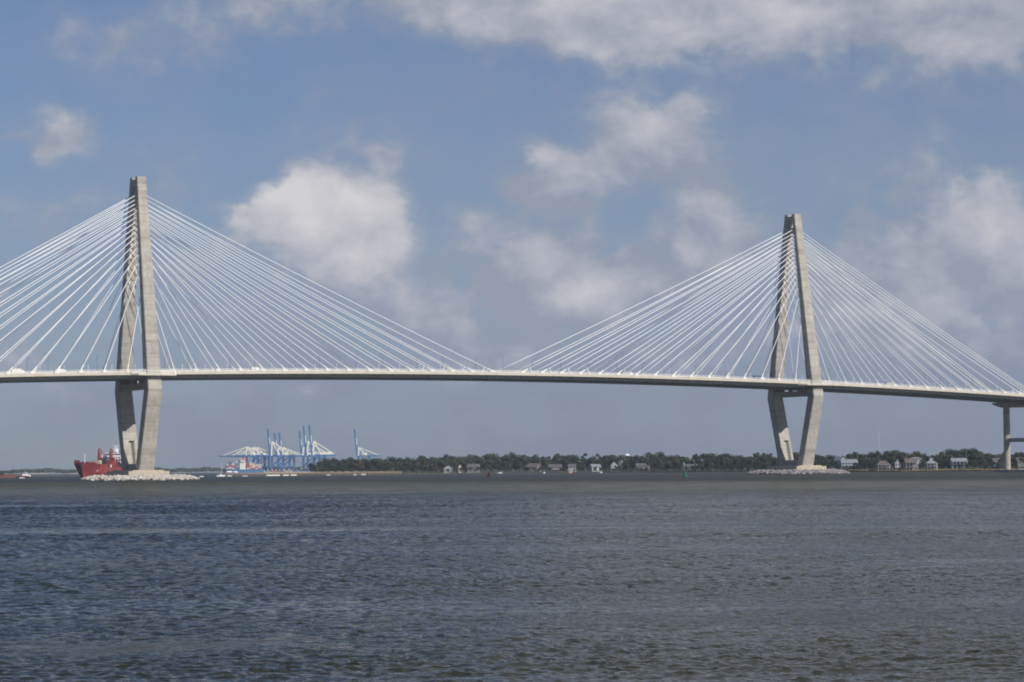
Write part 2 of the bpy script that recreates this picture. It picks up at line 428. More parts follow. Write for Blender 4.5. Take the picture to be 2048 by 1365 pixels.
# ------------------------------------------------------------------ mesh building
class MB:
    """collects simple solids; build() links them as ONE mesh object"""
    def __init__(self):
        self.v, self.f = [], []

    def add(self, vs, fs):
        o = len(self.v)
        self.v += [tuple(p) for p in vs]
        self.f += [tuple(i + o for i in q) for q in fs]

    def box(self, x0, x1, y0, y1, z0, z1, taper=None):
        a = [(x0, y0, z0), (x1, y0, z0), (x1, y1, z0), (x0, y1, z0)]
        if taper:
            cx, cy = (x0 + x1) / 2, (y0 + y1) / 2
            b = [(cx + (p[0] - cx) * taper[0], cy + (p[1] - cy) * taper[1], z1) for p in a]
        else:
            b = [(p[0], p[1], z1) for p in a]
        self.add(a + b, [(3, 2, 1, 0), (4, 5, 6, 7), (0, 1, 5, 4), (1, 2, 6, 5), (2, 3, 7, 6), (3, 0, 4, 7)])

    def bar(self, p, q, w, h=None):
        """square bar from p to q"""
        h = h or w
        p, q = Vector(p), Vector(q)
        d = (q - p).normalized()
        up = Vector((0, 0, 1)) if abs(d.z) < 0.95 else Vector((1, 0, 0))
        s = d.cross(up).normalized() * (w / 2)
        t = s.cross(d).normalized() * (h / 2)
        vs = [c + a * s + b * t for c in (p, q) for a, b in ((-1, -1), (1, -1), (1, 1), (-1, 1))]
        self.add(vs, [(3, 2, 1, 0), (4, 5, 6, 7), (0, 1, 5, 4), (1, 2, 6, 5), (2, 3, 7, 6), (3, 0, 4, 7)])

    def tube(self, pts, r, n=6, cap=True):
        """round tube along points; r a number or one radius per point"""
        pts = [Vector(p) for p in pts]
        rs = r if isinstance(r, (list, tuple)) else [r] * len(pts)
        base = len(self.v)
        for i, p in enumerate(pts):
            d = (pts[min(i + 1, len(pts) - 1)] - pts[max(i - 1, 0)]).normalized()
            up = Vector((0, 0, 1)) if abs(d.z) < 0.95 else Vector((1, 0, 0))
            s = d.cross(up).normalized()
            t = s.cross(d).normalized()
            for j in range(n):
                a = 2 * math.pi * j / n
                self.v.append(tuple(p + (s * math.cos(a) + t * math.sin(a)) * rs[i]))
        for i in range(len(pts) - 1):
            for j in range(n):
                a, b = base + i * n + j, base + i * n + (j + 1) % n
                self.f.append((a, b, b + n, a + n))
        if cap:
            self.f.append(tuple(base + j for j in reversed(range(n))))
            self.f.append(tuple(base + (len(pts) - 1) * n + j for j in range(n)))

    def loft(self, rings, cap=True):
        n = len(rings[0])
        base = len(self.v)
        for r in rings:
            self.v += [tuple(p) for p in r]
        for i in range(len(rings) - 1):
            for j in range(n):
                a, b = base + i * n + j, base + i * n + (j + 1) % n
                self.f.append((a, b, b + n, a + n))
        if cap:
            self.f.append(tuple(base + j for j in reversed(range(n))))
            self.f.append(tuple(base + (len(rings) - 1) * n + j for j in range(n)))

    def prism(self, poly, z0, z1):
        self.loft([[(p[0], p[1], z0) for p in poly], [(p[0], p[1], z1) for p in poly]])

    def sphere(self, c, rx, ry, rz, nu=8, nv=6, jit=0.0):
        rings = []
        for i in range(nv + 1):
            th = math.pi * i / nv
            th = min(max(th, 0.12), math.pi - 0.12)
            rings.append([(c[0] + rx * math.sin(th) * math.cos(2 * math.pi * j / nu) * (1 + random.uniform(-jit, jit)),
                           c[1] + ry * math.sin(th) * math.sin(2 * math.pi * j / nu) * (1 + random.uniform(-jit, jit)),
                           c[2] - rz * math.cos(th) * (1 + random.uniform(-jit, jit))) for j in range(nu)])
        self.loft(rings)

    def build(self, name, mat, parent=None, smooth=False):
        me = bpy.data.meshes.new(name)
        me.from_pydata(self.v, [], self.f)
        me.update()
        me.materials.append(mat)
        if smooth:
            me.polygons.foreach_set('use_smooth', [True] * len(me.polygons))
        o = bpy.data.objects.new(name, me)
        COL.objects.link(o)
        if parent:
            o.parent = parent
        return o


def tag(o, label=None, cat=None, group=None, kind=None):
    for k, v in (('label', label), ('category', cat), ('group', group), ('kind', kind)):
        if v:
            o[k] = v
    return o


def thing(name, label, cat, loc=(0, 0, 0), rz=0.0, group=None, scale=1.0):
    o = bpy.data.objects.new(name, None)
    COL.objects.link(o)
    o.location = loc
    o.rotation_euler = (0, 0, rz)
    o.scale = (scale, scale, scale)
    return tag(o, label, cat, group)


def holder(name, parent):
    o = bpy.data.objects.new(name, None)
    COL.objects.link(o)
    o.parent = parent
    return o


CHILDREN = {}


def copy_tree(o, loc, rz, label, group=None, scale=None):
    def rec(src, par):
        c = src.copy()
        COL.objects.link(c)
        if par:
            c.parent = par
        for ch in kids(src):
            rec(ch, c)
        return c
    r = rec(o, None)
    r.location = loc
    r.rotation_euler = (0, 0, rz)
    if scale is not None:
        r.scale = scale if isinstance(scale, tuple) else (scale,) * 3
    r['label'] = label
    if group:
        r['group'] = group
    return r


def kids(o):
    if o.name not in CHILDREN:
        CHILDREN[o.name] = [c for c in bpy.data.objects if c.parent == o]
    return CHILDREN[o.name]


def ground_at(px, dist):
    """point on the water plane that stands in the photograph's column px, dist metres away along the view axis"""
    return (px - 1024) / F_PX * dist + ROLL * EYE, dist


# ------------------------------------------------------------------ water
def row_step(r):
    return np.where(r < 430, 0.115 + 0.42 * np.clip(r - 50, 0, None) / 380, 0.535 + 1.3 * (r - 430) / 570)


def build_water():
    az = np.concatenate([np.linspace(-180, -20, 28)[:-1], np.linspace(-20, -13.5, 6)[:-1], np.linspace(-13.5, 13.5, 500), np.linspace(13.5, 20, 6)[1:], np.linspace(20, 180, 28)[1:-1]])
    az = np.radians(az)
    rs = [2.0, 8.0, 20.0, 35.0, 46.0]
    while rs[-1] < 1000:
        r = rs[-1]
        rs.append(r + row_step(r))
    while rs[-1] < 8200:
        rs.append(rs[-1] * 1.035)
    rs = np.array(rs)
    A, Rr = np.meshgrid(az, rs)
    X, Y = Rr * np.sin(A), Rr * np.cos(A)
    Z = np.zeros_like(X)
    DX, DY = np.zeros_like(X), np.zeros_like(X)
    sel = (np.abs(A) < np.radians(14)) & (Rr < 1000)
    x, y, r = X[sel], Y[sel], Rr[sel]
    # wind patches and slicks modulate the height of the chop
    amp = np.zeros_like(x)
    for i in range(14):
        kx, ky = RNG.normal(0, 0.035), RNG.normal(0, 0.12)
        amp += np.sin(kx * x + ky * y + RNG.uniform(0, 6.28))
    amp = np.clip(0.88 + 0.09 * amp, 0.4, 1.25)
    # a gust ruffles the water off to the left
    amp *= 1 + 0.45 * np.exp(-((x + 45) / 75) ** 2 - ((r - 290) / 130) ** 2)
    # and a slick lies close by, where the water is smoother
    sw = 1.1 * np.sin(x * 0.7) + 0.6 * np.sin(x * 1.9 + 1)
    amp *= 1 - 0.85 * np.exp(-((y - 67.0 - sw) / 3.2) ** 2 - ((x + 9.5) / 8.0) ** 2)
    z, dx, dy = np.zeros_like(x), np.zeros_like(x), np.zeros_like(x)
    n = 96
    lam = np.exp(RNG.uniform(np.log(0.26), np.log(2.4), n))
    for i in range(n):
        th = -math.pi / 2 + 0.30 + RNG.normal(0, 0.75)
        kk = 2 * math.pi / lam[i]
        cx, cy = math.cos(th), math.sin(th)
        s = 0.058 * (1.0 if lam[i] < 0.75 else 0.6 if lam[i] < 1.2 else 0.26)
        a = s / kk
        ph = kk * (cx * x + cy * y) + RNG.uniform(0, 6.28)
        # short waves are dropped where the sheet's mesh can no longer carry them
        step = row_step(r)
        w = np.clip(lam[i] / step / 1.4 - 1.0, 0, 1) * np.clip((1000 - r) / 200, 0, 1)
        if lam[i] > 0.75:
            w = w * (1 + 1.6 * np.clip((r - 110) / 250, 0, 1))
        aa = a * w * amp
        z += aa * np.sin(ph)
        dx += 0.8 * aa * cx * np.cos(ph)
        dy += 0.8 * aa * cy * np.cos(ph)
    Z[sel], DX[sel], DY[sel] = z, dx, dy
    nr, na = X.shape
    V = np.stack([X + DX, Y + DY, Z], -1).reshape(-1, 3)
    V = np.vstack([V, [[0, 0, 0]]])
    i, j = np.meshgrid(np.arange(nr - 1), np.arange(na), indexing='ij')
    j2 = (j + 1) % na
    Q = np.stack([i * na + j, i * na + j2, (i + 1) * na + j2, (i + 1) * na + j], -1).reshape(-1, 4)[:, ::-1]
    jj = np.arange(na)
    T = np.stack([np.full(na, nr * na), (jj + 1) % na, jj], -1)
    me = bpy.data.meshes.new('water')
    me.vertices.add(len(V))
    me.vertices.foreach_set('co', V.astype(np.float32).ravel())
    loops = np.concatenate([Q.ravel(), T[:, ::-1].ravel()]).astype(np.int32)
    me.loops.add(len(loops))
    me.loops.foreach_set('vertex_index', loops)
    starts = np.concatenate([np.arange(len(Q)) * 4, len(Q) * 4 + np.arange(len(T)) * 3]).astype(np.int32)
    me.polygons.add(len(starts))
    me.polygons.foreach_set('loop_start', starts)
    me.polygons.foreach_set('use_smooth', np.ones(len(starts), bool))
    me.update(calc_edges=True)
    me.validate()
    # all faces must look up
    if me.polygons[len(Q) // 2].normal.z < 0:
        me.flip_normals()
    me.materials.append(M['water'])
    o = bpy.data.objects.new('water', me)
    COL.objects.link(o)
    tag(o, 'grey blue choppy harbour water in front of the bridge', kind='structure')


build_water()

# ------------------------------------------------------------------ land
SHORE = [(600, 2760), (640, 2700), (800, 2750), (1000, 2900), (1200, 2850), (1400, 2600), (1600, 2350), (1800, 2150), (2048, 2050), (2500, 1900)]


def shore_dist(px):
    return float(np.interp(px, [s[0] for s in SHORE], [s[1] for s in SHORE]))


def land(name, front, back, z, mat, label):
    """a low sheet of land with a sloping bank; front and back are lists of (x, y)"""
    m = MB()
    n = len(front)
    rows = [[(p[0], p[1], -0.6) for p in front], [(p[0] * 1.0, p[1] + 6, z) for p in front], [(p[0], p[1], z + 0.02) for p in back], [(p[0], p[1], -0.6) for p in back]]
    for i in range(3):
        for j in range(n - 1):
            m.add([rows[i][j], rows[i][j + 1], rows[i + 1][j + 1], rows[i + 1][j]], [(0, 1, 2, 3)])
    o = m.build(name, mat)
    tag(o, label, kind='structure')
    return o


fr = [ground_at(px, shore_dist(px)) for px in range(604, 2460, 40)]
bk = [ground_at(px, 3400 + 500 * (i > 6)) for i, px in enumerate(range(640, 2496, 40))]
land('shore', fr, bk, 1.2, M['soil'], 'low wooded shore behind the bridge')
fr = [(x, 5900 + 250 * math.sin(x * 0.002) + 300 * (x > -900)) for x in range(-4200, 4300, 200)]
bk = [(x, 7600) for x in range(-4200, 4300, 200)]
land('far_shore', fr, bk, 1.2, M['soil'], 'far low shore on the horizon')
fr = [ground_at(px, 3700) for px in range(-260, 172, 12)]
bk = [ground_at(px, 3760) for px in range(-260, 172, 12)]
land('sand_spit', fr, bk, 0.9, M['sand'], 'thin strip of pinkish sand left of the red ship')


# ------------------------------------------------------------------ the bridge
def zt(v):
    """height of the deck's edge along the bridge"""
    return 64.1 - 5.3e-5 * v * v - 0.0012 * v


SPAN = 235.6
bridge = thing('cable_stayed_bridge', 'long cable-stayed bridge with two diamond concrete towers and white stays', 'bridge', (BX, BY, 0), BTH)
# bridge-local axes: x along the bridge, y = -u (u grows towards the camera), z up
LEVELS = [(5.5, 13.2, 6.0, 9.3), (51.5, 26.0, 6.9, 8.4), (175.0, 5.45, 2.9, 5.6)]    # height, outer offset, thickness across, length along


def leg_dims(z):
    zs = [l[0] for l in LEVELS]
    return tuple(float(np.interp(z, zs, [l[k] for l in LEVELS])) for k in (1, 2, 3))


def leg_mesh(v0, side):
    zs = set([5.5, 51.5, 175.0])
    k = 1
    rings = []
    marks = []
    z = 10.1
    while z < 174:
        marks.append(z)
        z += 4.6
    seq = [(5.5, 0.0)]
    for z in marks:
        for dz, ins in ((-0.10, 0), (-0.05, 0.07), (0.05, 0.07), (0.10, 0)):
            seq.append((z + dz, ins))
    seq += [(51.5, 0.0), (175.0, 0.0)]
    seq.sort()
    for z, ins in seq:
        uo, th, ln = leg_dims(z)
        a, b = uo - ins, uo - th + ins
        h = ln / 2 - ins
        c = 0.35                                   # chamfered corners
        P = [(-h + c, a), (h - c, a), (h, a - c), (h, b + c), (h - c, b), (-h + c, b), (-h, b + c), (-h, a - c)]
        if side < 0:
            P = P[::-1]
        rings.append([(v0 + p[0], -p[1] * side, z) for p in P])
    m = MB()
    m.loft([r[::-1] for r in rings])
    return m


STAY_Z = [115.3, 125.7, 130.1, 133.5, 136.7, 139.7, 142.6, 145.2, 147.7, 150.4, 152.9, 155.5, 158.0, 160.4, 162.8, 165.3]
U_CABLE = 19.56


def stay(v0, dirn, side, dv, zi, first):
    """one stay from the deck to the tower, with its anchor"""
    va = v0 + dirn * dv
    A = Vector((va, -U_CABLE * side, zt(va) + 0.9))
    uo, th, ln = leg_dims(zi)
    B = Vector((v0 + dirn * 0.8, -(uo - th - 0.1) * side, zi))
    L = (B - A).length
    sag = L * L * 0.000020
    n = 10
    pts = []
    for i in range(n + 1):
        t = i / n
        p = A.lerp(B, t)
        p.z -= sag * 4 * t * (1 - t)
        pts.append(p)
    m = MB()
    m.tube(pts, 0.21, 6)
    c = m.build('stay_cable', M['pipe'], bridge, smooth=True)
    d = (pts[1] - pts[0]).normalized()
    m = MB()
    m.tube([A + d * 0.2, A + d * 4.2, A + d * 4.6], [0.42, 0.40, 0.24], 8)
    h = Vector((d.x, d.y, 0)).normalized()
    q = A - Vector((0, 0, 0.9))
    m.bar(q - h * 1.0 + Vector((0, 0, 0.65)), q + h * 1.9 + Vector((0, 0, 1.0)), 1.0, 1.3)
    m.build('stay_anchor', M['offwhite'], c)
    if dv > 170:
        # damper strut that steadies the long stays
        m = MB()
        e = A + d * 6.5
        foot = Vector((e.x - dirn * 1.8, e.y, zt(e.x) + 0.1))
        m.bar(foot, e, 0.35)
        m.build('damper_strut', M['white'], c)
    return c


def build_tower(v0):
    t = holder('tower', bridge)
    for side in (1, -1):
        leg_mesh(v0, side).build('leg', M['concrete'], t)
    # crown that ties the legs together, dipping in the middle, and the tie below its opening
    m = MB()
    top = [(-3.3, 174.6), (-2.2, 173.9), (-1.0, 173.45), (1.0, 173.45), (2.2, 173.9), (3.3, 174.6)]
    bot = [(3.3, 169.6), (-3.3, 169.6)]
    for h0, h1 in ((-2.6, 2.6),):
        poly = top + bot
        m.loft([[(v0 + h0, p[0], p[1]) for p in poly], [(v0 + h1, p[0], p[1]) for p in poly]])
    m.box(v0 - 2.5, v0 + 2.5, -3.4, 3.4, 162.2, 165.6)
    m.build('crown', M['concrete'], t)
    m = MB()
    m.box(v0 - 3.1, v0 + 3.1, -19.6, 19.6, 51.9, 55.5)
    m.build('cross_beam', M['concrete'], t)
    for u in (-14, -5, 5, 14):
        m = MB()
        m.box(v0 - 1.2, v0 + 1.2, u - 0.8, u + 0.8, 55.5, zt(v0) - 3.8)
        m.build('bearing', M['concrete'], t)
    m = MB()
    m.box(v0 - 3.2, v0 + 3.2, -8.0, 8.0, 5.6, 9.4)
    m.build('base_wall', M['concrete'], t)
    # pedestal
    m = MB()
    a, b, c = 12.4, 17.0, 2.0
    poly = [(v0 - a, -b), (v0 + a, -b), (v0 + a, b), (v0 - a, b)]
    m.prism(poly, 0.5, 5.2)
    poly = [(v0 - 9.5, -b + 1.5), (v0 + 9.5, -b + 1.5), (v0 + 9.5, b - 1.5), (v0 - 9.5, b - 1.5)]
    m.prism(poly, 5.2, 5.75)
    m.build('pedestal', M['pedestal'], t)
    # access ladder with its cage and landing on the inner face of the far leg
    m = MB()
    zz = [9.4 + 1.5 * i for i in range(10)]
    pl = []
    for z in (9.6, 22.8):
        uo, th, ln = leg_dims(z)
        pl.append((v0 + 1.2, (uo - th) - 0.55, z))
    for dv in (-0.55, 0.55):
        m.bar((pl[0][0] + dv, pl[0][1], pl[0][2]), (pl[1][0] + dv, pl[1][1], pl[1][2]), 0.14)
        m.bar((pl[0][0] + dv, pl[0][1] - 0.8, pl[0][2]), (pl[1][0] + dv, pl[1][1] - 0.8, pl[1][2]), 0.12)
    for i in range(23):
        f = i / 22
        p = [pl[0][k] + (pl[1][k] - pl[0][k]) * f for k in range(3)]
        m.bar((p[0] - 0.55, p[1], p[2]), (p[0] + 0.55, p[1], p[2]), 0.1)
        m.bar((p[0] - 0.55, p[1] - 0.8, p[2]), (p[0] + 0.55, p[1] - 0.8, p[2]), 0.12)
    m.box(v0 - 0.8, v0 + 2.2, pl[1][1] - 1.0, pl[1][1] + 0.3, 22.6, 22.85)
    m.build('access_ladder', M['dark'], t)
    # viewing platform that carries the footway round the near leg
    m = MB()
    z = zt(v0) - 2.15
    poly = [(v0 - 14.5, -22.3), (v0 - 11.0, -28.2), (v0 + 11.0, -28.2), (v0 + 14.5, -22.3)]
    m.prism(poly, z, z + 0.75)
    p = m.build('viewing_platform', M['fascia'], t)
    m = MB()
    for (x0, y0), (x1, y1) in zip(poly, poly[1:]):
        ln = math.hypot(x1 - x0, y1 - y0)
        nb = int(ln / 0.45)
        for i in range(nb + 1):
            f = i / nb
            x, y = x0 + (x1 - x0) * f, y0 + (y1 - y0) * f + 0.15
            m.bar((x, y, z + 0.75), (x, y, z + 2.9), 0.07)
        for zz_ in (1.2, 2.9):
            m.bar((x0, y0 + 0.15, z + zz_), (x1, y1 + 0.15, z + zz_), 0.14)
    m.build('platform_railing', M['white'], p)
    return t


def strip(m, v0, v1, n, section):
    """sweeps a closed (u, dz) section along the deck between v0 and v1"""
    rings = []
    for i in range(n + 1):
        v = v0 + (v1 - v0) * i / n
        rings.append([(v, -u, zt(v) + dz) for u, dz in section])
    m.loft(rings)


V0, V1 = -446.0, 570.0


def build_deck():
    m = MB()
    strip(m, V0, V1, 90, [(22.7, -0.15), (22.7, -0.75), (19.0, -1.05), (-19.0, -1.05), (-21.2, -0.75), (-21.2, -0.15)])
    deck = m.build('deck', M['slab'], bridge)
    m = MB()
    strip(m, V0, V1, 90, [(17.5, -0.145), (17.5, -0.05), (-17.5, -0.05), (-17.5, -0.145)][::-1])
    m.build('carriageway', M['asphalt'], deck)
    # precast edge panels, one between each pair of stays
    a = -SPAN - 14.32 - 14.06 * 14
    k = 0
    v = V0 + 0.4
    while v < V1 - 1:
        w = min(14.06, V1 - v)
        for u0, u1 in ((22.72, 23.05), (-21.22, -21.5)):
            m = MB()
            s = [(u0, 0.10), (u0, -1.55), (u1, -1.55), (u1, 0.10)]
            strip(m, v + 0.04, v + w - 0.04, 2, s if u0 < 0 else s)
            m.build('edge_panel', M['fascia'], deck)
        # edge girder below with its stiffeners
        for u in (19.6, -19.6):
            sg = 1 if u > 0 else -1
            m = MB()
            uu = sorted((u, u - 0.12 * sg))
            strip(m, v + 0.01, v + w - 0.01, 2, [(uu[1], -1.06), (uu[1], -3.55), (uu[0], -3.55), (uu[0], -1.06)])
            uu = sorted((u + 0.45 * sg, u - 0.55 * sg))
            strip(m, v + 0.01, v + w - 0.01, 2, [(uu[1], -3.56), (uu[1], -3.68), (uu[0], -3.68), (uu[0], -3.56)])
            for f in (0.02, 0.34, 0.67):
                x = v + w * f
                m.box(x - 0.12, x + 0.12, min(-u - 0.40 * sg, -u - 0.01 * sg), max(-u - 0.40 * sg, -u - 0.01 * sg), zt(x) - 3.54, zt(x) - 1.08)
            m.build('edge_girder', M['steel'], deck)
        v += w
    # floor beams
    m = MB()
    v = V0 + 2
    while v < V1:
        m.box(v - 0.2, v + 0.2, -19.4, 19.4, zt(v) - 3.0, zt(v) - 1.06)
        v += 4.687
    m.build('floor_beam', M['steel'], deck)
    # low barriers beside the carriageway
    for u in (18.0, -18.0):
        m = MB()
        strip(m, V0, V1, 90, [(u + 0.25, -0.14), (u - 0.25, -0.14), (u - 0.12, 0.95), (u + 0.12, 0.95)])
        m.build('barrier', M['fascia'], deck)
    # footway railing of upright bars
    for u in (22.88, -21.36):
        m = MB()
        v = V0 + 0.3
        i = 0
        top = 1.55 if u > 0 else 1.0
        while v < V1:
            z = zt(v) + 0.1
            h = 0.05 if i % 8 == 0 else 0.03
            m.box(v - h, v + h, -u - h, -u + h, z, z + top)
            v += 0.375
            i += 1
        for dz in (0.22, top * 0.6, top):
            strip(m, V0, V1, 90, [(u + 0.045, dz + 0.10), (u + 0.045, dz), (u - 0.045, dz), (u - 0.045, dz + 0.10)])
        m.build('railing', M['white'], deck)
    return deck


def build_bridge():
    build_deck()
    for v0 in (-SPAN, SPAN):
        build_tower(v0)
        for dirn in (1, -1):
            for side in (1, -1):
                for i in range(16):
                    dv = 14.32 + 14.06 * i
                    outward = (v0 * dirn > 0)
                    if outward and i > 12:
                        dv = (189.5, 193.6, 197.2)[i - 13]
                    stay(v0, dirn, side, dv, STAY_Z[i], i == 0)
    # end piers: hammerhead cap on two round columns with a strut
    for v0 in (-433.6, 433.6):
        p = holder('end_pier', bridge)
        z1 = zt(v0) - 3.7
        m = MB()
        m.loft([[(v0 + s * 2.6, -24.5, z1), (v0 + s * 2.6, 24.5, z1), (v0 + s * 2.6, 24.5, z1 - 1.4), (v0 + s * 2.6, 14.5, z1 - 3.9), (v0 + s * 2.6, -14.5, z1 - 3.9), (v0 + s * 2.6, -24.5, z1 - 1.4)] for s in (1, -1)])
        m.build('pier_cap', M['concrete'], p)
        for u in (12.4, -12.4):
            m = MB()
            m.tube([(v0, u, 1.5), (v0, u, z1 - 3.8)], 2.35, 20)
            m.build('pier_column', M['concrete'], p, smooth=False)
        m = MB()
        m.box(v0 - 1.3, v0 + 1.3, -11, 11, 21.4, 24.2)
        m.build('pier_strut', M['concrete'], p)
        m = MB()
        m.box(v0 - 6.5, v0 + 6.5, -18.5, 18.5, -1.0, 1.7)
        m.build('pier_footing', M['slab'], p)


build_bridge()


def bpt(v, u, z):
    """bridge coordinates to world coordinates"""
    return (BX + v * VD[0] + u * UD[0], BY + v * VD[1] + u * UD[1], z)


# ------------------------------------------------------------------ rock islands round the tower feet
def rock_island(v0, mat, label):
    x, y, _ = bpt(v0 + 1.5, 0, 0)
    t = thing('rock_island', label, 'rock island', (x, y, 0), BTH)
    av, au = 31.5, 35.0
    m = MB()
    rings = []
    for f, z in ((1.0, -1.0), (0.93, 0.8), (0.80, 1.7), (0.5, 1.9), (0.05, 1.9)):
        rings.append([(av * f * math.cos(a), au * f * math.sin(a), z) for a in [2 * math.pi * i / 40 for i in range(40)]])
    m.loft(rings)
    m.build('mound', M['wet_rock'], t)
    m = MB()
    for i in range(1900):
        a = random.uniform(0, 2 * math.pi)
        f = random.uniform(0.72, 1.03)
        z = np.interp(f, [0.72, 0.82, 0.97, 1.06], [1.9, 1.8, 0.7, -0.3])
        s = random.uniform(0.6, 1.5)
        m.sphere((av * f * math.cos(a), au * f * math.sin(a), float(z) + random.uniform(-0.2, 0.4)), s * random.uniform(0.8, 1.4), s * random.uniform(0.8, 1.4), s * random.uniform(0.55, 0.9), 5, 3, 0.3)
    r = m.build('boulders', mat, t)
    m = MB()
    for i in range(700):
        a = random.uniform(0, 2 * math.pi)
        f = random.uniform(0.97, 1.04)
        s = random.uniform(0.5, 1.3)
        m.sphere((av * f * math.cos(a), au * f * math.sin(a), random.uniform(-0.3, 0.25)), s * random.uniform(0.8, 1.4), s * random.uniform(0.8, 1.4), s * 0.6, 5, 3, 0.3)
    w = m.build('wet_boulders', M['wet_rock'], t)
    w['kind'] = 'stuff'
    r['kind'] = 'stuff'
    return t


rock_island(-SPAN, M['rock_white'], 'pale boulder island round the foot of the tower by the red ship')
rock_island(SPAN, M['rock_shaded'], 'shaded grey mauve boulder island round the foot of the tower by the white houses')


# ------------------------------------------------------------------ lamps and traffic on the bridge
ORD = ['first', 'second', 'third', 'fourth', 'fifth', 'sixth', 'seventh', 'eighth', 'ninth', 'tenth', 'eleventh', 'twelfth', 'thirteenth', 'fourteenth', 'fifteenth', 'sixteenth']


def walkway_lamp():
    t = thing('walkway_lamp', '', 'lamp post', group='white lamp posts along the footway railing')
    m = MB()
    m.tube([(0, 0, 0), (0, 0, 3.6)], [0.11, 0.08], 6)
    m.build('pole', M['white'], t)
    m = MB()
    m.tube([(0, 0, 3.6), (0, 0, 3.75), (0, 0, 4.25), (0, 0, 4.4)], [0.10, 0.22, 0.22, 0.08], 8)
    m.build('lamp_head', M['white'], t)
    return t


wl = None
for tower, tname in ((-SPAN, 'left'), (SPAN, 'right')):
    for dirn in (1, -1):
        for i in range(14):
            dv = 14.32 + 14.06 * i
            v = tower + dirn * dv + 3.7 * (1 if dirn > 0 else 1)
            lab = 'white footway lamp beside the foot of the %s stay %s of the %s tower' % (ORD[i], 'right' if dirn > 0 else 'left', tname)
            if not -345 < v < 430:
                continue
            loc = bpt(v, 22.3, zt(v) - 0.2)
            if wl is None:
                wl = walkway_lamp()
                wl.location = loc
                wl.rotation_euler = (0, 0, BTH)
                wl['label'] = lab
            else:
                copy_tree(wl, loc, BTH, lab)


def street_lamp():
    t = thing('street_lamp', '', 'street lamp', group='tall grey street lamps beside the carriageway')
    m = MB()
    m.tube([(0, 0, 0), (0, 0, 9.5), (0, 0.35, 10.4), (0, 1.2, 10.9), (0, 2.4, 11.05)], [0.11, 0.09, 0.075, 0.065, 0.06], 6)
    m.build('pole', M['lamp_grey'], t)
    m = MB()
    m.box(-0.2, 0.2, 2.2, 3.2, 10.95, 11.12)
    m.build('lamp_head', M['lamp_grey'], t)
    return t


sl = None
for k in range(-9, 9):
    v = 40 + 42.0 * k + 0.0
    for side in (1, -1):
        if not -345 < v < 432 or min(abs(v - SPAN), abs(v + SPAN)) < 6:
            continue
        if v < -SPAN:
            place = '%s left of the left tower' % ORD[int((-SPAN - v) // 42)]
        elif v < 0:
            place = '%s right of the left tower' % ORD[int((v + SPAN) // 42)]
        elif v < SPAN:
            place = '%s left of the right tower' % ORD[int((SPAN - v) // 42)]
        else:
            place = '%s right of the right tower' % ORD[int((v - SPAN) // 42)]
        lab = 'grey street lamp on the %s deck edge, %s' % ('near' if side > 0 else 'far', place)
        loc = bpt(v, 17.2 * side, zt(v) - 0.05)
        rz = BTH if side > 0 else BTH + math.pi
        if sl is None:
            sl = street_lamp()
            sl.location = loc
            sl.rotation_euler = (0, 0, rz)
            sl['label'] = lab
        else:
            copy_tree(sl, loc, rz, lab)


def truck(name, cat, label, v, u, length, h, mat):
    """small lorry or van on the bridge: cab and body on wheels"""
    t = thing(name, label, cat, bpt(v, u, zt(v) - 0.04), BTH)
    m = MB()
    m.box(-length / 2, length / 2 - 2.1, -1.2, 1.2, 0.9, h)
    m.build('body', mat, t)
    m = MB()
    x1 = length / 2
    m.loft([[(x1 - 2.0, s * 1.15, 0.7), (x1, s * 1.15, 0.7), (x1, s * 1.15, 1.6), (x1 - 0.5, s * 1.1, 2.5), (x1 - 2.0, s * 1.1, 2.6)] for s in (1, -1)])
    c = m.build('cab', M['white'], t)
    m = MB()
    m.box(x1 - 0.32, x1 - 0.18, -0.95, 0.95, 1.7, 2.3)
    m.build('windscreen', M['glass'], c)
    for wx in (-length / 2 + 1.3, length / 2 - 1.1):
        for wy in (-1.05, 1.05):
            m = MB()
            m.tube([(wx, wy - 0.15, 0.48), (wx, wy + 0.15, 0.48)], 0.48, 10)
            m.build('wheel', M['rubber'], t)
    return t


truck('box_truck', 'truck', 'white box truck on the bridge left of the left tower', -312, 12.5, 7.5, 3.3, M['offwhite'])
truck('van', 'van', 'low white van on the bridge nearest to the left tower on its left', -286, 9.0, 6.4, 2.8, M['white'])
truck('delivery_van', 'van', 'white delivery van on the bridge just right of the left tower', -168, 13.0, 5.4, 2.7, M['offwhite'])
truck('grey_truck', 'truck', 'grey truck on the bridge right of the right tower', 308, 12.0, 8.5, 3.6, M['grey'])

truck('lorry', 'truck', 'grey lorry on the bridge right of the middle of the span', 92, 13.0, 8.0, 3.1, M['grey'])
truck('blue_truck', 'truck', 'blue truck on the bridge just left of the right tower', 196, 13.0, 8.0, 3.4, M['box_blue'])


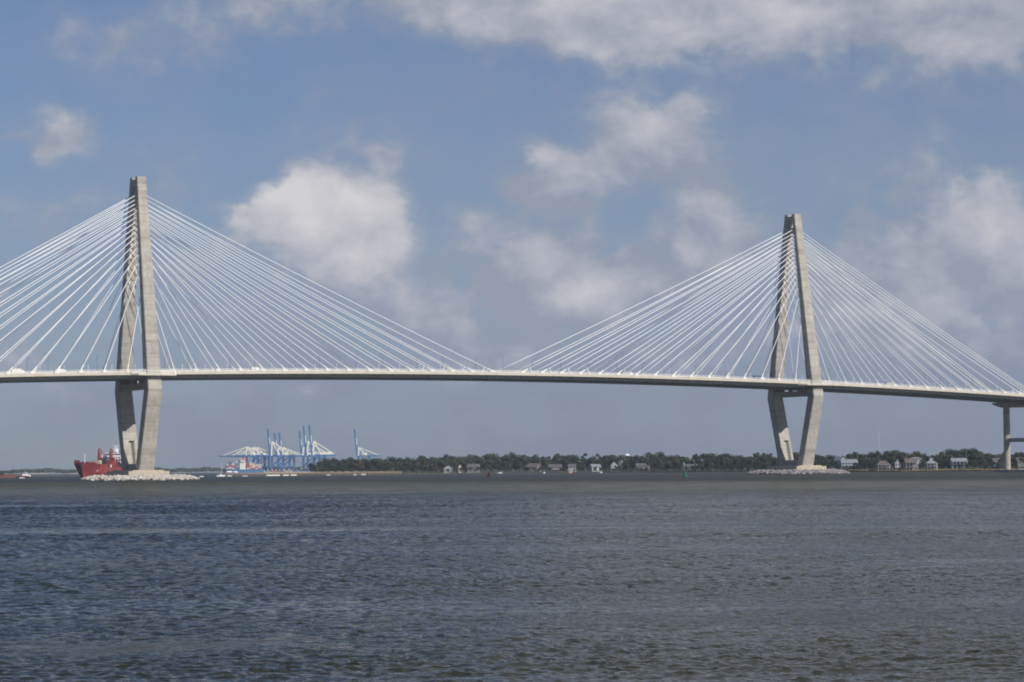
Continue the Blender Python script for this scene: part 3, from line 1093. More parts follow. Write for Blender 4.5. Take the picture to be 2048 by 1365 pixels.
# ------------------------------------------------------------------ the red ship
def red_ship():
    x, y = ground_at(166, 1945)
    t = thing('cargo_ship', 'red cargo ship with two deck cranes passing behind the left bridge tower', 'ship', (x, y, 0), 0)
    a = R(12.5)
    # ship-local: x aft from the stem, y to port (the viewer's right)
    aft = Vector((math.sin(a), math.cos(a), 0))
    t.rotation_euler = (0, 0, math.atan2(aft.y, aft.x))
    # local +y is 90 deg left of aft = the ship's starboard; the port side is local -y
    L, B = 122.0, 11.0

    def ring(s, hw_top, hw_mid, hw_wl, top):
        return [(s[0], hw_top, top), (s[1], hw_mid, 4.5), (s[2], hw_wl, 0.0), (s[3], hw_wl * 0.9, -2.0), (s[3], -hw_wl * 0.9, -2.0), (s[2], -hw_wl, 0.0), (s[1], -hw_mid, 4.5), (s[0], -hw_top, top)]
    m = MB()
    rings = [
        ring((-5.5, -2.0, 0.0, 0.5), 0.4, 0.25, 0.15, 12.4),
        ring((-3.5, -0.5, 1.2, 2.0), 4.4, 1.5, 0.6, 12.0),
        ring((0.5, 2.0, 3.5, 4.0), 8.2, 4.0, 1.8, 11.7),
        ring((6.0, 7.0, 8.0, 8.0), 10.6, 7.2, 4.2, 11.5),
        ring((13.0, 13.5, 14.0, 14.0), 11.0, 9.9, 7.5, 11.3),
        ring((22.0, 22.0, 22.0, 22.0), 11.0, 11.0, 10.4, 11.2),
        ring((22.6, 22.4, 22.2, 22.2), 11.0, 11.0, 10.5, 8.6),
        ring((60.0, 60.0, 60.0, 60.0), 11.0, 11.0, 11.0, 8.4),
        ring((108.0, 108.0, 108.0, 108.0), 11.0, 11.0, 10.6, 8.6),
        ring((L, L, L - 4, L - 8), 10.0, 9.4, 6.5, 9.0)]
    m.loft(rings)
    hull = m.build('hull', M['red'], t)
    # faded band along the side, proud of the plating
    m = MB()
    for sg in (-1,):
        for s0, s1 in ((24, 60), (60, 106)):
            m.box(s0, s1, sg * 11.12 - 0.08, sg * 11.12 + 0.1, 1.0, 3.6)
    m.build('fender_band', M['red_fade'], hull)
    m = MB()
    m.box(24, 108, -11.18, -11.0, 8.2, 8.55)
    m.box(24, 108, 11.0, 11.18, 8.2, 8.55)
    m.build('gunwale', M['red_fade'], hull)
    # bulwark peak and forecastle gear
    m = MB()
    m.box(0.5, 4.5, 4.5, 8.0, 11.6, 14.4)
    m.box(3.0, 5.0, -3.0, 3.0, 11.5, 13.2)
    m.box(9.0, 12.0, -6.0, 6.0, 11.2, 12.6)
    m.build('forecastle_winch', M['dark_red'], t)
    m = MB()
    m.tube([(2.6, 0, 11.8), (2.6, 0, 19.5)], [0.28, 0.16], 8)
    m.box(2.5, 2.7, -0.9, 0.9, 17.8, 18.0)
    m.build('foremast', M['white'], t)
    # anchor in its pocket
    m = MB()
    m.box(8.0, 8.9, -8.2, -7.5, 5.8, 7.4)
    m.box(7.6, 9.3, -8.4, -7.6, 5.6, 6.1)
    m.build('anchor', M['offwhite'], t)
    # hatches and coamings
    for s0, s1, zz in ((25, 30, 11.2), (36, 52, 13.2), (92, 104, 11.2)):
        m = MB()
        m.box(s0, s1, -9.0, 9.0, 8.4, zz)
        for q in range(4):
            y0 = -8.8 + q * 4.5
            m.box(s0 + 0.3, s1 - 0.3, y0, y0 + 4.1, zz, zz + 0.45)
        m.build('hatch', M['red'], t)
    for i in range(22):
        m = MB()
        s = 24 + i * 3.6
        m.box(s, s + random.uniform(1.0, 2.4), -10.8, -9.2, 8.5, 8.5 + random.uniform(1.5, 5.6))
        m.build('deck_locker', random.choice([M['red'], M['dark_red'], M['red'], M['dark'], M['red_fade'], M['offwhite'], M['grey']]), t)
    m = MB()
    m.box(16, 21, -7.0, -1.5, 11.2, 14.4)
    m.box(16.5, 20.5, -1.0, 3.0, 11.2, 13.4)
    m.build('deck_cargo', M['box_tan'], t)
    m = MB()
    m.box(24, 29, -9.5, -5.5, 8.5, 15.2)
    m.build('dark_winch_house', M['dark'], t)
    # two deck cranes
    for s in (33.0, 58.0):
        m = MB()
        m.tube([(s, 0, 8.4), (s, 0, 13.5), (s, 0, 13.8), (s, 0, 20.2), (s, 0, 24.2)], [2.2, 2.1, 1.6, 1.4, 0.6], 12)
        c = m.build('deck_crane', M['red'], t)
        m = MB()
        m.bar((s + 1, -1.0, 15.0), (s + 20, -1.6, 14.2), 0.9)
        m.bar((s + 1, 1.0, 15.0), (s + 20, 1.6, 14.2), 0.9)
        for q in range(6):
            m.bar((s + 2 + q * 3.4, -1.1, 14.9 - q * 0.12), (s + 2 + q * 3.4, 1.1, 14.9 - q * 0.12), 0.4)
        m.build('jib', M['red'], c)
        m = MB()
        m.bar((s, -0.4, 23.6), (s + 19, -1.5, 14.6), 0.22)
        m.bar((s, 0.4, 23.6), (s + 19, 1.5, 14.6), 0.22)
        m.build('jib_cable', M['dark'], c)
        m = MB()
        m.box(s - 1.8, s + 1.8, -2.6, -1.2, 13.6, 16.2)
        m.build('crane_cab', M['dark_red'], c)
    # superstructure, bridge wings, radar mast, funnel
    m = MB()
    m.box(62, 81, -9.4, 9.4, 8.5, 17.4)
    m.box(63, 77, -8.6, 8.6, 17.4, 20.2)
    sup = m.build('superstructure', M['white'], t)
    m = MB()
    m.box(62.4, 69, -11.4, 11.4, 17.5, 18.4)
    m.build('bridge_wing', M['white'], sup)
    m = MB()
    m.box(62.9, 62.94, -8.2, 8.2, 18.7, 19.6)
    m.box(63.5, 76.5, -8.68, -8.6, 18.7, 19.6)
    for zz in (11.2, 13.6, 16.0):
        for q in range(7):
            m.box(63.5 + q * 2.5, 64.6 + q * 2.5, -9.46, -9.4, zz, zz + 0.9)
        for q in range(8):
            m.box(61.94, 62.0, -8.4 + q * 2.3, -7.3 + q * 2.3, zz, zz + 0.9)
    m.build('window', M['glass'], sup)
    m = MB()
    m.bar((61.9, -9.6, 14.9), (61.9, 9.6, 14.9), 0.5)
    m.bar((61.6, -9.6, 14.9), (81.2, -9.6, 14.9), 0.5)
    m.build('red_stripe', M['red'], sup)
    m = MB()
    m.bar((69, -1.6, 20.2), (69, -0.5, 26.0), 0.55)
    m.bar((69, 1.6, 20.2), (69, 0.5, 26.0), 0.55)
    m.bar((69, -2.6, 24.0), (69, 2.6, 24.0), 0.35)
    m.box(68.4, 69.6, -2.0, 2.0, 26.0, 26.5)
    m.box(68.0, 70.5, -1.2, 1.2, 21.5, 23.4)
    m.build('radar_mast', M['white'], sup)
    m = MB()
    m.box(84, 90, -4.5, 4.5, 8.5, 21.0, (0.8, 0.8))
    m.build('ship_funnel', M['red'], t)
    # white curl of water at the stem
    m = MB()
    m.loft([[(-1.0, 0.5, 0.05), (0.5, 2.0, 0.05), (5, 5.0, 0.05), (5, -5.0, 0.05), (0.5, -2.0, 0.05), (-1.0, -0.5, 0.05)], [(-0.6, 0.2, 0.7), (0.6, 1.2, 0.6), (4, 3.6, 0.3), (4, -3.6, 0.3), (0.6, -1.2, 0.6), (-0.6, -0.2, 0.7)]])
    m.build('bow_wave', M['foam'], t)


red_ship()


# ------------------------------------------------------------------ tug, barge and small boats
def hull_mesh(L, B, D, sheer=0.35):
    """pointed boat hull; bow at +x"""
    m = MB()
    rings = []
    for f, w, s in ((-0.5, 0.85, 0.0), (-0.2, 1.0, 0.0), (0.15, 0.95, 0.08), (0.35, 0.62, 0.22), (0.46, 0.25, 0.34), (0.5, 0.04, sheer)):
        x, hw = f * L, B / 2 * w
        top = D * (1 + s)
        rings.append([(x, -hw, top), (x, hw, top), (x - 0.04 * L * (f > 0.3), hw * 0.8, 0.0), (x - 0.06 * L * (f > 0.3), hw * 0.5, -0.4), (x - 0.06 * L * (f > 0.3), -hw * 0.5, -0.4), (x - 0.04 * L * (f > 0.3), -hw * 0.8, 0.0)])
    m.loft(rings)
    return m


def tug():
    x, y = ground_at(50, 2180)
    t = thing('tugboat', 'small red and white tugboat pushing along at the far left', 'tugboat', (x, y, 0), R(-8))
    hull_mesh(11.5, 4.2, 1.3, 0.5).build('hull', M['dark'], t)
    m = MB()
    m.box(-4.8, 3.5, -1.9, 1.9, 1.3, 2.0)
    m.build('deck_rail', M['red'], t)
    m = MB()
    m.box(-2.6, 2.0, -1.5, 1.5, 2.0, 3.6)
    m.box(-1.2, 1.4, -1.2, 1.2, 3.6, 5.0)
    h = m.build('wheelhouse', M['white'], t)
    m = MB()
    m.box(1.38, 1.46, -1.0, 1.0, 4.0, 4.7)
    m.box(-0.9, 1.1, -1.26, -1.2, 4.0, 4.7)
    m.build('window', M['glass'], h)
    m = MB()
    m.box(2.6, 4.6, -1.4, 1.4, 1.7, 2.9, (0.7, 0.8))
    m.build('bow_fender', M['white'], t)
    m = MB()
    m.box(-3.6, -2.7, -1.0, 1.0, 2.0, 4.4)
    m.build('tug_funnel', M['red'], t)
    m = MB()
    m.tube([(0, 0, 5.0), (0, 0, 6.8)], 0.09, 6)
    m.build('mast', M['white'], t)
    m = MB()
    m.loft([[(-5.0, -2.4, 0.03), (0.5, -2.6, 0.03), (1.0, -1.2, 0.03), (-5.0, -1.0, 0.03)], [(-4.4, -2.1, 0.75), (-1.5, -2.2, 0.6), (-1.0, -1.6, 0.5), (-4.4, -1.4, 0.7)]])
    m.build('wash', M['foam'], t)


tug()


def barge():
    x, y = ground_at(8, 2320)
    t = thing('barge', 'low rust brown barge left of the tugboat', 'barge', (x, y, 0), R(4))
    m = MB()
    m.loft([[(-22, s * 5, 0.0), (10, s * 5, 0.0), (13.5, s * 5, 1.9), (13.5, s * 5, 2.5), (-22, s * 5, 2.5)] for s in (1, -1)])
    m.build('hull', M['rust'], t)
    m = MB()
    for i in range(8):
        m.box(-20 + i * 4, -18 + i * 4, -3, 3, 2.5, 2.9 + 0.5 * random.random())
    m.build('deck_cargo', M['dark_red'], t)


barge()


def motorboat(px, dist, label, L=7.5, rz=0.0, mat='white', cabin=True):
    L = L * 0.62
    x, y = ground_at(px, dist)
    t = thing('motorboat', label, 'boat', (x, y, 0), rz, 'small boats along the far shore')
    hull_mesh(L, L * 0.33, L * 0.13).build('hull', M[mat], t)
    if cabin:
        m = MB()
        m.box(-L * 0.22, L * 0.12, -L * 0.12, L * 0.12, L * 0.13, L * 0.30, (0.8, 0.85))
        c = m.build('cabin', M['white'], t)
        m = MB()
        m.box(-L * 0.15, L * 0.06, -L * 0.135, -L * 0.115, L * 0.19, L * 0.26)
        m.build('window', M['glass'], c)
    return t


def sailboat(px, dist, label, mast, L=8.0, rz=0.3):
    x, y = ground_at(px, dist)
    t = thing('sailboat', label, 'sailboat', (x, y, 0), rz, 'small boats along the far shore')
    hull_mesh(L, L * 0.3, L * 0.13).build('hull', M['white'], t)
    m = MB()
    m.box(-L * 0.15, L * 0.15, -L * 0.09, L * 0.09, L * 0.13, L * 0.2, (0.8, 0.8))
    m.build('cabin', M['white'], t)
    m = MB()
    m.tube([(L * 0.08, 0, L * 0.12), (L * 0.08, 0, mast)], [0.13, 0.09], 6)
    m.build('mast', M['white'], t)
    m = MB()
    m.tube([(L * 0.08, 0, L * 0.28), (-L * 0.38, 0, L * 0.28)], 0.09, 6)
    m.build('boom', M['white'], t)


sailboat(440.5, 2280, 'white sailboat with a bare mast at anchor left of the long pier', 13.0)
motorboat(402, 2150, 'white motorboat just right of the pale boulder island', 6.5, 0.2)
motorboat(457.5, 2290, 'white cabin boat below the white boat shed of the pier', 7.5, 0.1)
motorboat(487, 2270, 'left one of two white boats moored below the container ship', 5.0, 0.4)
motorboat(491.5, 2275, 'right one of two white boats moored below the container ship', 4.6, 0.1)
motorboat(655, 2430, 'white motorboat at the pier below the tip of the wood', 6.5, 0.0)
motorboat(708, 2480, 'white motorboat at the pier below the lone crane', 6.0, 0.2)
motorboat(725, 2490, 'bright white cabin cruiser at the pier right of the lone crane', 8.5, 0.0)
motorboat(998, 2880, 'white motorboat near the shore right of the red buoy', 9.0, 0.1)
motorboat(1087, 2640, 'white boat off the house with the wide brown roof', 8.0, 1.2)
motorboat(1139, 2720, 'boat with an orange cover near the shore', 7.5, 0.2, 'orange')
motorboat(1200, 2700, 'small pale boat off the split white house', 5.5, 0.4)
motorboat(2041, 1990, 'dark workboat beyond the right bridge pier', 9.0, 0.1, 'dark')


# ------------------------------------------------------------------ the long pier
def long_pier():
    x0, y0 = ground_at(447, 2330)
    x1, y1 = ground_at(800, 2560)
    L = math.hypot(x1 - x0, y1 - y0)
    rz = math.atan2(y1 - y0, x1 - x0)
    t = thing('timber_pier', 'long low timber pier on piles in front of the blue cranes', 'pier', (x0, y0, 0), rz)
    m = MB()
    m.box(0, L, -1.6, 1.6, 2.2, 2.6)
    m.build('pier_deck', M['wood'], t)
    pm = None
    x = 0.8
    while x < L:
        for yy in (-1.4, 1.4):
            if pm is None:
                mm = MB()
                mm.tube([(0, 0, -1), (0, 0, 3.3)], 0.36, 7)
                o = mm.build('pile', M['wood'], t)
                pm = o.data
            else:
                o = bpy.data.objects.new('pile', pm)
                COL.objects.link(o)
                o.parent = t
            o.location = (x, yy, 0)
        x += 3.2
    m = MB()
    for yy in (-1.5, 1.5):
        m.bar((0, yy, 3.6), (L, yy, 3.6), 0.12)
        xx = 0.5
        while xx < L:
            m.bar((xx, yy, 2.6), (xx, yy, 3.6), 0.1)
            xx += 2.4
    m.build('handrail', M['wood'], t)

    def shed(s, w, label, h=1.2):
        px, py = x0 + math.cos(rz) * s, y0 + math.sin(rz) * s
        r = thing('boat_shed', label, 'shed', (px, py, 2.6), rz, 'white roofed sheds on the pier')
        mm = MB()
        for a in (-w / 2 + 0.3, w / 2 - 0.3):
            for b in (-1.3, 1.3):
                mm.bar((a, b, 0), (a, b, h), 0.15)
        mm.build('post', M['wood'], r)
        mm = MB()
        mm.loft([[(sx, -1.9, h), (sx, 1.9, h), (sx, 0, h + 1.1)] for sx in (w / 2, -w / 2)])
        mm.build('roof', M['white'], r)
    shed(7.0, 7.0, 'white roofed shed near the outer end of the pier')
    shed(16.0, 5.0, 'smaller white roofed shed further along the pier, below the container stacks', 1.0)
    # white floating docks tied to the pier
    for s, w, lab in ((67, 20, 'long white floating dock beside the pier below the cranes'), (86, 8, 'short white floating dock right of the long one'), (98, 9, 'white floating dock below the tip of the wood')):
        px, py = x0 + math.cos(rz) * s + 3.4 * math.sin(rz), y0 + math.sin(rz) * s - 3.4 * math.cos(rz)
        mm = MB()
        mm.box(-w / 2, w / 2, -1.0, 1.0, -0.2, 0.6)
        xx = -w / 2 + 1
        while xx < w / 2:
            mm.box(xx, xx + 1.2, -0.5, 0.4, 0.75, 1.3)
            xx += 2.3
        o = mm.build('floating_dock', M['offwhite'])
        o.location = (px, py, 0)
        o.rotation_euler = (0, 0, rz)
        tag(o, lab, 'floating dock', 'white floating docks')


long_pier()


# ------------------------------------------------------------------ container terminal
def terminal():
    m = MB()
    a, b, c, d = ground_at(505, 5700), ground_at(800, 5900), ground_at(800, 6700), ground_at(500, 6700)
    m.prism([a, b, c, d], -1, 3.0)
    tag(m.build('terminal_wharf', M['slab']), 'flat concrete wharf under the blue cranes', kind='structure')


terminal()


def ship_to_shore_crane(name, label, px, dist, up, tall, rz, boom_len=62.0, lean=8.0):
    """quay crane; local -x points over the water"""
    x, y = ground_at(px, dist)
    t = thing(name, label, 'crane', (x, y, 3.0), rz, 'blue and white container cranes')
    G, apex = 38.5, (73.0 if tall else 60.0)
    bl = boom_len
    blue, white = M['crane_blue'], M['crane_white']
    for lx in (2.0, 30.0):
        for ly in (-9.0, 9.0):
            m = MB()
            m.bar((lx, ly, 0), (lx, ly * 0.92, G), 2.5)
            m.build('leg', blue, t)
    m = MB()
    for ly in (-9.0, 9.0):
        m.bar((2, ly, 13), (30, ly, 13), 2.1)
        m.bar((2, ly * 0.97, 14), (30, ly * 0.94, G - 1), 1.5)
    for lx in (2.0, 30.0):
        m.bar((lx, -9, 13), (lx, 9, 13), 2.1)
        m.bar((lx, -9, 3), (lx, 9, 3), 1.8)
    m.build('portal_beam', blue, t)
    m = MB()
    for ly in (-3.2, 3.2):
        m.bar((-2, ly, G), (56, ly, G), 2.0, 3.8)
    for q in range(8):
        m.bar((q * 7.5, -3.2, G), (q * 7.5, 3.2, G), 1.0)
    m.build('girder', blue, t)
    # boom: two box girders, hinged at the waterside leg
    hinge = Vector((-2.0, 0, G + 0.5))
    ang = R(90 + lean - 3) if up else R(181)
    d = Vector((math.cos(ang), 0, math.sin(ang)))
    m = MB()
    for ly in (-2.7, 2.7):
        o = Vector((0, ly, 0))
        m.bar(hinge + o, hinge + o + d * bl, 2.6, 3.4)
    for q in range(10):
        m.bar(hinge + d * (3 + q * (bl - 5) / 9) + Vector((0, -2.7, 0)), hinge + d * (3 + q * (bl - 5) / 9) + Vector((0, 2.7, 0)), 1.0)
    b = m.build('boom', blue, t)
    m = MB()
    nrm = Vector((-d.z, 0, d.x)) * (-1 if up else 1)
    m.bar(hinge + d * bl * 0.42 + nrm * 2.0, hinge + d * bl * 0.66 + nrm * 2.0, 2.6, 1.6)
    m.build('boom_walkway', white, b)
    # A-frame and stays
    m = MB()
    top = Vector((3.5, 0, apex))
    for ly in (-4.5, 4.5):
        m.bar((2.0, ly, G), (top.x, ly * 0.5, top.z), 2.4)
        m.bar((22.0, ly, G + 1), (top.x, ly * 0.5, top.z), 1.9)
    m.bar((top.x, -2.6, top.z), (top.x, 2.6, top.z), 1.6)
    m.build('a_frame', white, t)
    m = MB()
    for ly in (-2.6, 2.6):
        m.bar((top.x, ly, top.z), (54, ly, G + 1.5), 1.6)
        if not up:
            m.bar((top.x, ly, top.z), hinge + d * (bl * 0.86) + Vector((0, ly, 1.5)), 1.3)
            m.bar((top.x, ly, top.z), hinge + d * (bl * 0.45) + Vector((0, ly, 1.5)), 1.1)
    m.build('stay', white, t)
    m = MB()
    hx = 40.0 if tall else 18.0
    m.box(hx - 6, hx + 6, -4, 4, G + 1.6, G + 8.2)
    m.build('machinery_house', white, t)
    m = MB()
    m.box(26.5, 28.8, -2.0, 2.0, G - 5.0, G - 1.6)
    m.build('operator_cab', M['glass'], t)
    return t


CRANES = [
    # leg column, distance, boom up, tall, boom length, label
    (490, 5900, False, False, 62, 'crane with its boom lowered furthest out over the container ship'),
    (504, 6020, False, False, 60, 'blue crane with a lowered boom, middle one of the three lowered'),
    (512, 6120, False, False, 60, 'blue crane with a lowered boom, nearest to the raised booms'),
    (540.5, 6000, True, True, 66, 'tall blue crane with a raised boom nearest to the lowered cranes'),
    (553.5, 6100, True, False, 57, 'left one of two short cranes with raised booms standing side by side'),
    (563, 6150, True, False, 58, 'right one of two short cranes with raised booms standing side by side'),
    (603.5, 6150, True, False, 62, 'short blue crane with a raised boom just left of the two tallest'),
    (612.5, 6000, True, True, 73, 'left one of the two tallest blue cranes with raised booms'),
    (624, 5950, True, True, 73, 'right one of the two tallest blue cranes with raised booms'),
    (714, 6300, True, False, 68, 'lone blue crane standing apart above the tree tops'),
]
for px, dist, up, tall, bl, lab in CRANES:
    ship_to_shore_crane('container_crane', lab, px, dist, up, tall, R(-4), bl)


def container_ship():
    x, y = ground_at(486, 5550)
    t = thing('container_ship', 'blue container ship with an orange funnel moored under the lowered cranes', 'ship', (x, y, 0), R(14))
    m = MB()
    rings = []
    for f, w, top in ((-46, 0.06, 10.5), (-40, 0.55, 10.0), (-28, 0.95, 9.4), (0, 1.0, 9.2), (34, 1.0, 9.2), (44, 0.9, 9.4)):
        hw = 13 * w
        rings.append([(f, -hw, top), (f, hw, top), (f + 1.5 * (f < -35), hw * 0.9, 0), (f + 2.5 * (f < -35), hw * 0.7, -1), (f + 2.5 * (f < -35), -hw * 0.7, -1), (f + 1.5 * (f < -35), -hw * 0.9, 0)])
    m.loft([r[::-1] for r in rings])
    m.build('hull', M['hull_blue'], t)
    me = {}
    for bay in range(12):
        bx = -38 + bay * 6.6
        if 4 <= bay <= 6:
            continue
        tiers = [4, 6, 5, 6, 0, 0, 0, 5, 6, 5, 4, 4][bay]
        for k in range(tiers):
            for row in range(4):
                kind = random.choice(['box_red', 'box_blue', 'box_blue', 'box_grey'] if bay < 6 else ['box_tan', 'box_grey', 'box_tan', 'box_red'])
                if kind not in me:
                    mm = MB()
                    mm.box(-3.0, 3.0, -1.25, 1.25, 0, 2.75)
                    o = mm.build('container', M[kind])
                    me[kind] = o.data
                else:
                    o = bpy.data.objects.new('container', me[kind])
                    COL.objects.link(o)
                o.parent = t
                o.location = (bx, -9.6 + row * 2.7, 9.4 + k * 2.85)
    m = MB()
    m.box(-10, 3, -11, 11, 9.3, 26.0)
    m.box(-9, 1, -14, 14, 26.0, 29.0)
    s = m.build('superstructure', M['crane_white'], t)
    m = MB()
    for zz in (12, 15, 18, 21, 24, 27):
        for q in range(6):
            m.box(-9.4 + q * 2.1, -8.2 + q * 2.1, -11.06 if zz < 26 else -14.06, -11.0 if zz < 26 else -14.0, zz, zz + 1.2)
    m.build('window', M['glass'], s)
    m = MB()
    m.box(-1.5, 4.5, -3.5, 3.5, 29.0, 35.0, (0.85, 0.85))
    m.build('ship_funnel', M['funnel'], t)
    m = MB()
    m.tube([(-6, 0, 29), (-6, 0, 36)], 0.35, 6)
    m.tube([(-30, 0, 9), (-30, 0, 26)], 0.35, 6)
    m.build('mast', M['white'], t)


container_ship()

# stacked containers and yard things on the wharf
yard_mesh = {}
YL = {'box_blue': 'blue', 'box_grey': 'grey', 'box_red': 'red', 'box_tan': 'tan'}
YZ = ((541, 'behind the container ship'), (570, 'below the two short raised cranes'), (603, 'between the two groups of raised booms'), (999, 'below the two tallest raised cranes'))
for i in range(46):
    px = 520 + i * 2.55
    for kx in range(random.choice([1, 2, 2, 3])):
        kind = random.choice(['box_blue', 'box_blue', 'box_blue', 'box_grey', 'box_red', 'box_tan'])
        if kind not in yard_mesh:
            mm = MB()
            mm.box(-1.5, 1.5, -6, 6, 0, 2.75)
            o = mm.build('shipping_container', M[kind])
            yard_mesh[kind] = o.data
        else:
            o = bpy.data.objects.new('shipping_container', yard_mesh[kind])
            COL.objects.link(o)
        x, y = ground_at(px, 5990 + 40 * (i % 3))
        o.location = (x, y, 3.02 + kx * 2.8)
        tag(o, '%s shipping container stacked on the wharf %s' % (YL[kind], [z for lim, z in YZ if px < lim][0]), 'shipping container', 'shipping containers on the wharf')


# ------------------------------------------------------------------ buoys
def buoy(name, px, dist, mat, label, can):
    x, y = ground_at(px, dist)
    t = thing(name, label, 'buoy', (x, y, 0), 0.4)
    m = MB()
    m.tube([(0, 0, -0.5), (0, 0, 0.35), (0, 0, 0.75)], [1.25, 1.3, 1.0], 14)
    m.build('float', mat, t)
    m = MB()
    for k in range(4):
        a = math.pi / 2 * k
        m.bar((0.75 * math.cos(a), 0.75 * math.sin(a), 0.7), (0.38 * math.cos(a), 0.38 * math.sin(a), 2.6), 0.14)
    for zz, r in ((1.3, 0.62), (1.9, 0.5)):
        for k in range(4):
            a, b = math.pi / 2 * k, math.pi / 2 * (k + 1)
            m.bar((r * math.cos(a), r * math.sin(a), zz), (r * math.cos(b), r * math.sin(b), zz), 0.1)
    m.build('lattice', mat, t)
    m = MB()
    if can:
        m.box(-0.55, 0.55, -0.5, 0.5, 1.2, 2.6)
    else:
        m.tube([(0, 0, 1.0), (0, 0, 3.0)], [0.72, 0.16], 10)
    m.build('daymark', mat, t)
    m = MB()
    m.tube([(0, 0, 2.6), (0, 0, 3.3)], 0.14, 8)
    m.build('lantern', M['dark'], t)


buoy('channel_buoy', 975, 1640, M['buoy_red'], 'red cone buoy on the water before the wooded shore', False)
buoy('channel_buoy', 1368, 1290, M['buoy_green'], 'green can buoy on the water below the porch house', True)


# ------------------------------------------------------------------ houses on the right shore
def house(px, back, label, w, h, wall, roof, kind='gable', porch=0, d=10.0, rz=0.0, stilts=0.0, chimney=None, rows=2, cupola=False, roof_h=3.2):
    if 1040 < px < 1420:
        w, h, d, roof_h = w * 0.88, h * 0.88, d * 0.88, roof_h * 0.88
        chimney = chimney * 0.88 if chimney else chimney
    dist = shore_dist(px) + back
    x, y = ground_at(px, dist)
    t = thing('house', label, 'house', (x, y, 1.2), rz, 'houses along the wooded shore')
    wl_, rf_ = M[wall], M[roof]
    hw, hd = w / 2, d / 2
    z0 = stilts
    m = MB()
    m.box(-hw, hw, -hd, hd, z0, z0 + h)
    if kind == 'gable':
        m.loft([[(s, -hd, z0 + h), (s, hd, z0 + h), (s, 0, z0 + h + roof_h * 0.93)] for s in (hw - 0.05, -hw + 0.05)])
    elif kind == 'front':
        m.loft([[(-hw, s, z0 + h), (hw, s, z0 + h), (0, s, z0 + h + roof_h * 0.93)] for s in (-hd + 0.05, hd - 0.05)])
    body = m.build('wall', wl_, t)
    m = MB()
    e = 0.6
    zt_ = z0 + h
    if kind == 'gable':
        for sg in (-1, 1):
            m.loft([[(s, sg * (hd + e), zt_ - 0.3), (s, 0, zt_ + roof_h), (s, 0, zt_ + roof_h + 0.25), (s, sg * (hd + e), zt_ - 0.05)] for s in (hw + 0.4, -hw - 0.4)])
    elif kind == 'front':
        for sg in (-1, 1):
            m.loft([[(sg * (hw + e), s, zt_ - 0.3), (0, s, zt_ + roof_h), (0, s, zt_ + roof_h + 0.25), (sg * (hw + e), s, zt_ - 0.05)] for s in (-hd - 0.4, hd + 0.4)])
    else:
        m.loft([[(-hw - e, -hd - e, zt_ + 0.02), (hw + e, -hd - e, zt_ + 0.02), (hw + e, hd + e, zt_ + 0.02), (-hw - e, hd + e, zt_ + 0.02)],
                [(-hw * 0.4, -0.3, zt_ + roof_h), (hw * 0.4, -0.3, zt_ + roof_h), (hw * 0.4, 0.3, zt_ + roof_h), (-hw * 0.4, 0.3, zt_ + roof_h)]])
    r = m.build('roof', rf_, t)
    if chimney is not None:
        m = MB()
        m.box(chimney - 0.7, chimney + 0.7, -0.7, 0.7, zt_ - 0.5, zt_ + roof_h + 1.8)
        m.build('chimney', M['wall_white'] if wall in ('wall_white', 'wall_cream') else M['brick'], r)
    if cupola:
        m = MB()
        m.box(-1.4, 1.4, -1.4, 1.4, zt_ + roof_h - 0.8, zt_ + roof_h + 1.2)
        m.box(-1.7, 1.7, -1.7, 1.7, zt_ + roof_h + 1.2, zt_ + roof_h + 2.2, (0.2, 0.2))
        m.build('cupola', wl_, r)
    # windows with frames
    n = max(2, int(w / 3.0))
    wm = fm = None
    fh = h / rows
    for rr in range(rows):
        for q in range(n):
            cx = -hw + w * (q + 0.5) / n
            cz = z0 + fh * (rr + 0.52)
            if wm is None:
                mm = MB()
                mm.box(-0.65, 0.65, -0.05, 0.05, -0.95, 0.95)
                o = mm.build('window', M['glass'], t)
                wm = o.data
                mm = MB()
                for a0, a1, b0, b1 in ((-0.8, -0.65, -1.1, 1.1), (0.65, 0.8, -1.1, 1.1), (-0.65, 0.65, 0.95, 1.1), (-0.65, 0.65, -1.1, -0.95)):
                    mm.box(a0, a1, -0.09, 0.03, b0, b1)
                f = mm.build('frame', M['white'], o)
                fm = f.data
            else:
                o = bpy.data.objects.new('window', wm)
                f = bpy.data.objects.new('frame', fm)
                COL.objects.link(o)
                COL.objects.link(f)
                o.parent, f.parent = t, o
            o.location = (cx, -hd - 0.03, cz)
    if porch:
        for lv in range(porch):
            zz = z0 + fh * (lv + 1)
            m = MB()
            m.box(-hw + 0.2, hw - 0.2, -hd - 3.2, -hd - 0.1, zz - 0.25, zz - 0.02)
            m.build('porch_floor' if lv < porch - 1 else 'porch_roof', M['wall_white'], t)
            for q in range(n + 1):
                cx = -hw + 0.4 + (w - 0.8) * q / n
                m = MB()
                m.box(cx - 0.16, cx + 0.16, -hd - 3.1, -hd - 2.8, z0 + fh * lv, zz - 0.26)
                m.build('porch_column', M['wall_white'], t)
    if stilts:
        m = MB()
        for a in (-hw + 0.5, -hw / 3, hw / 3, hw - 0.5):
            for b in (-hd + 0.5, hd - 0.5):
                m.box(a - 0.25, a + 0.25, b - 0.25, b + 0.25, 0, stilts)
        m.build('stilt', wl_, t)
    return t


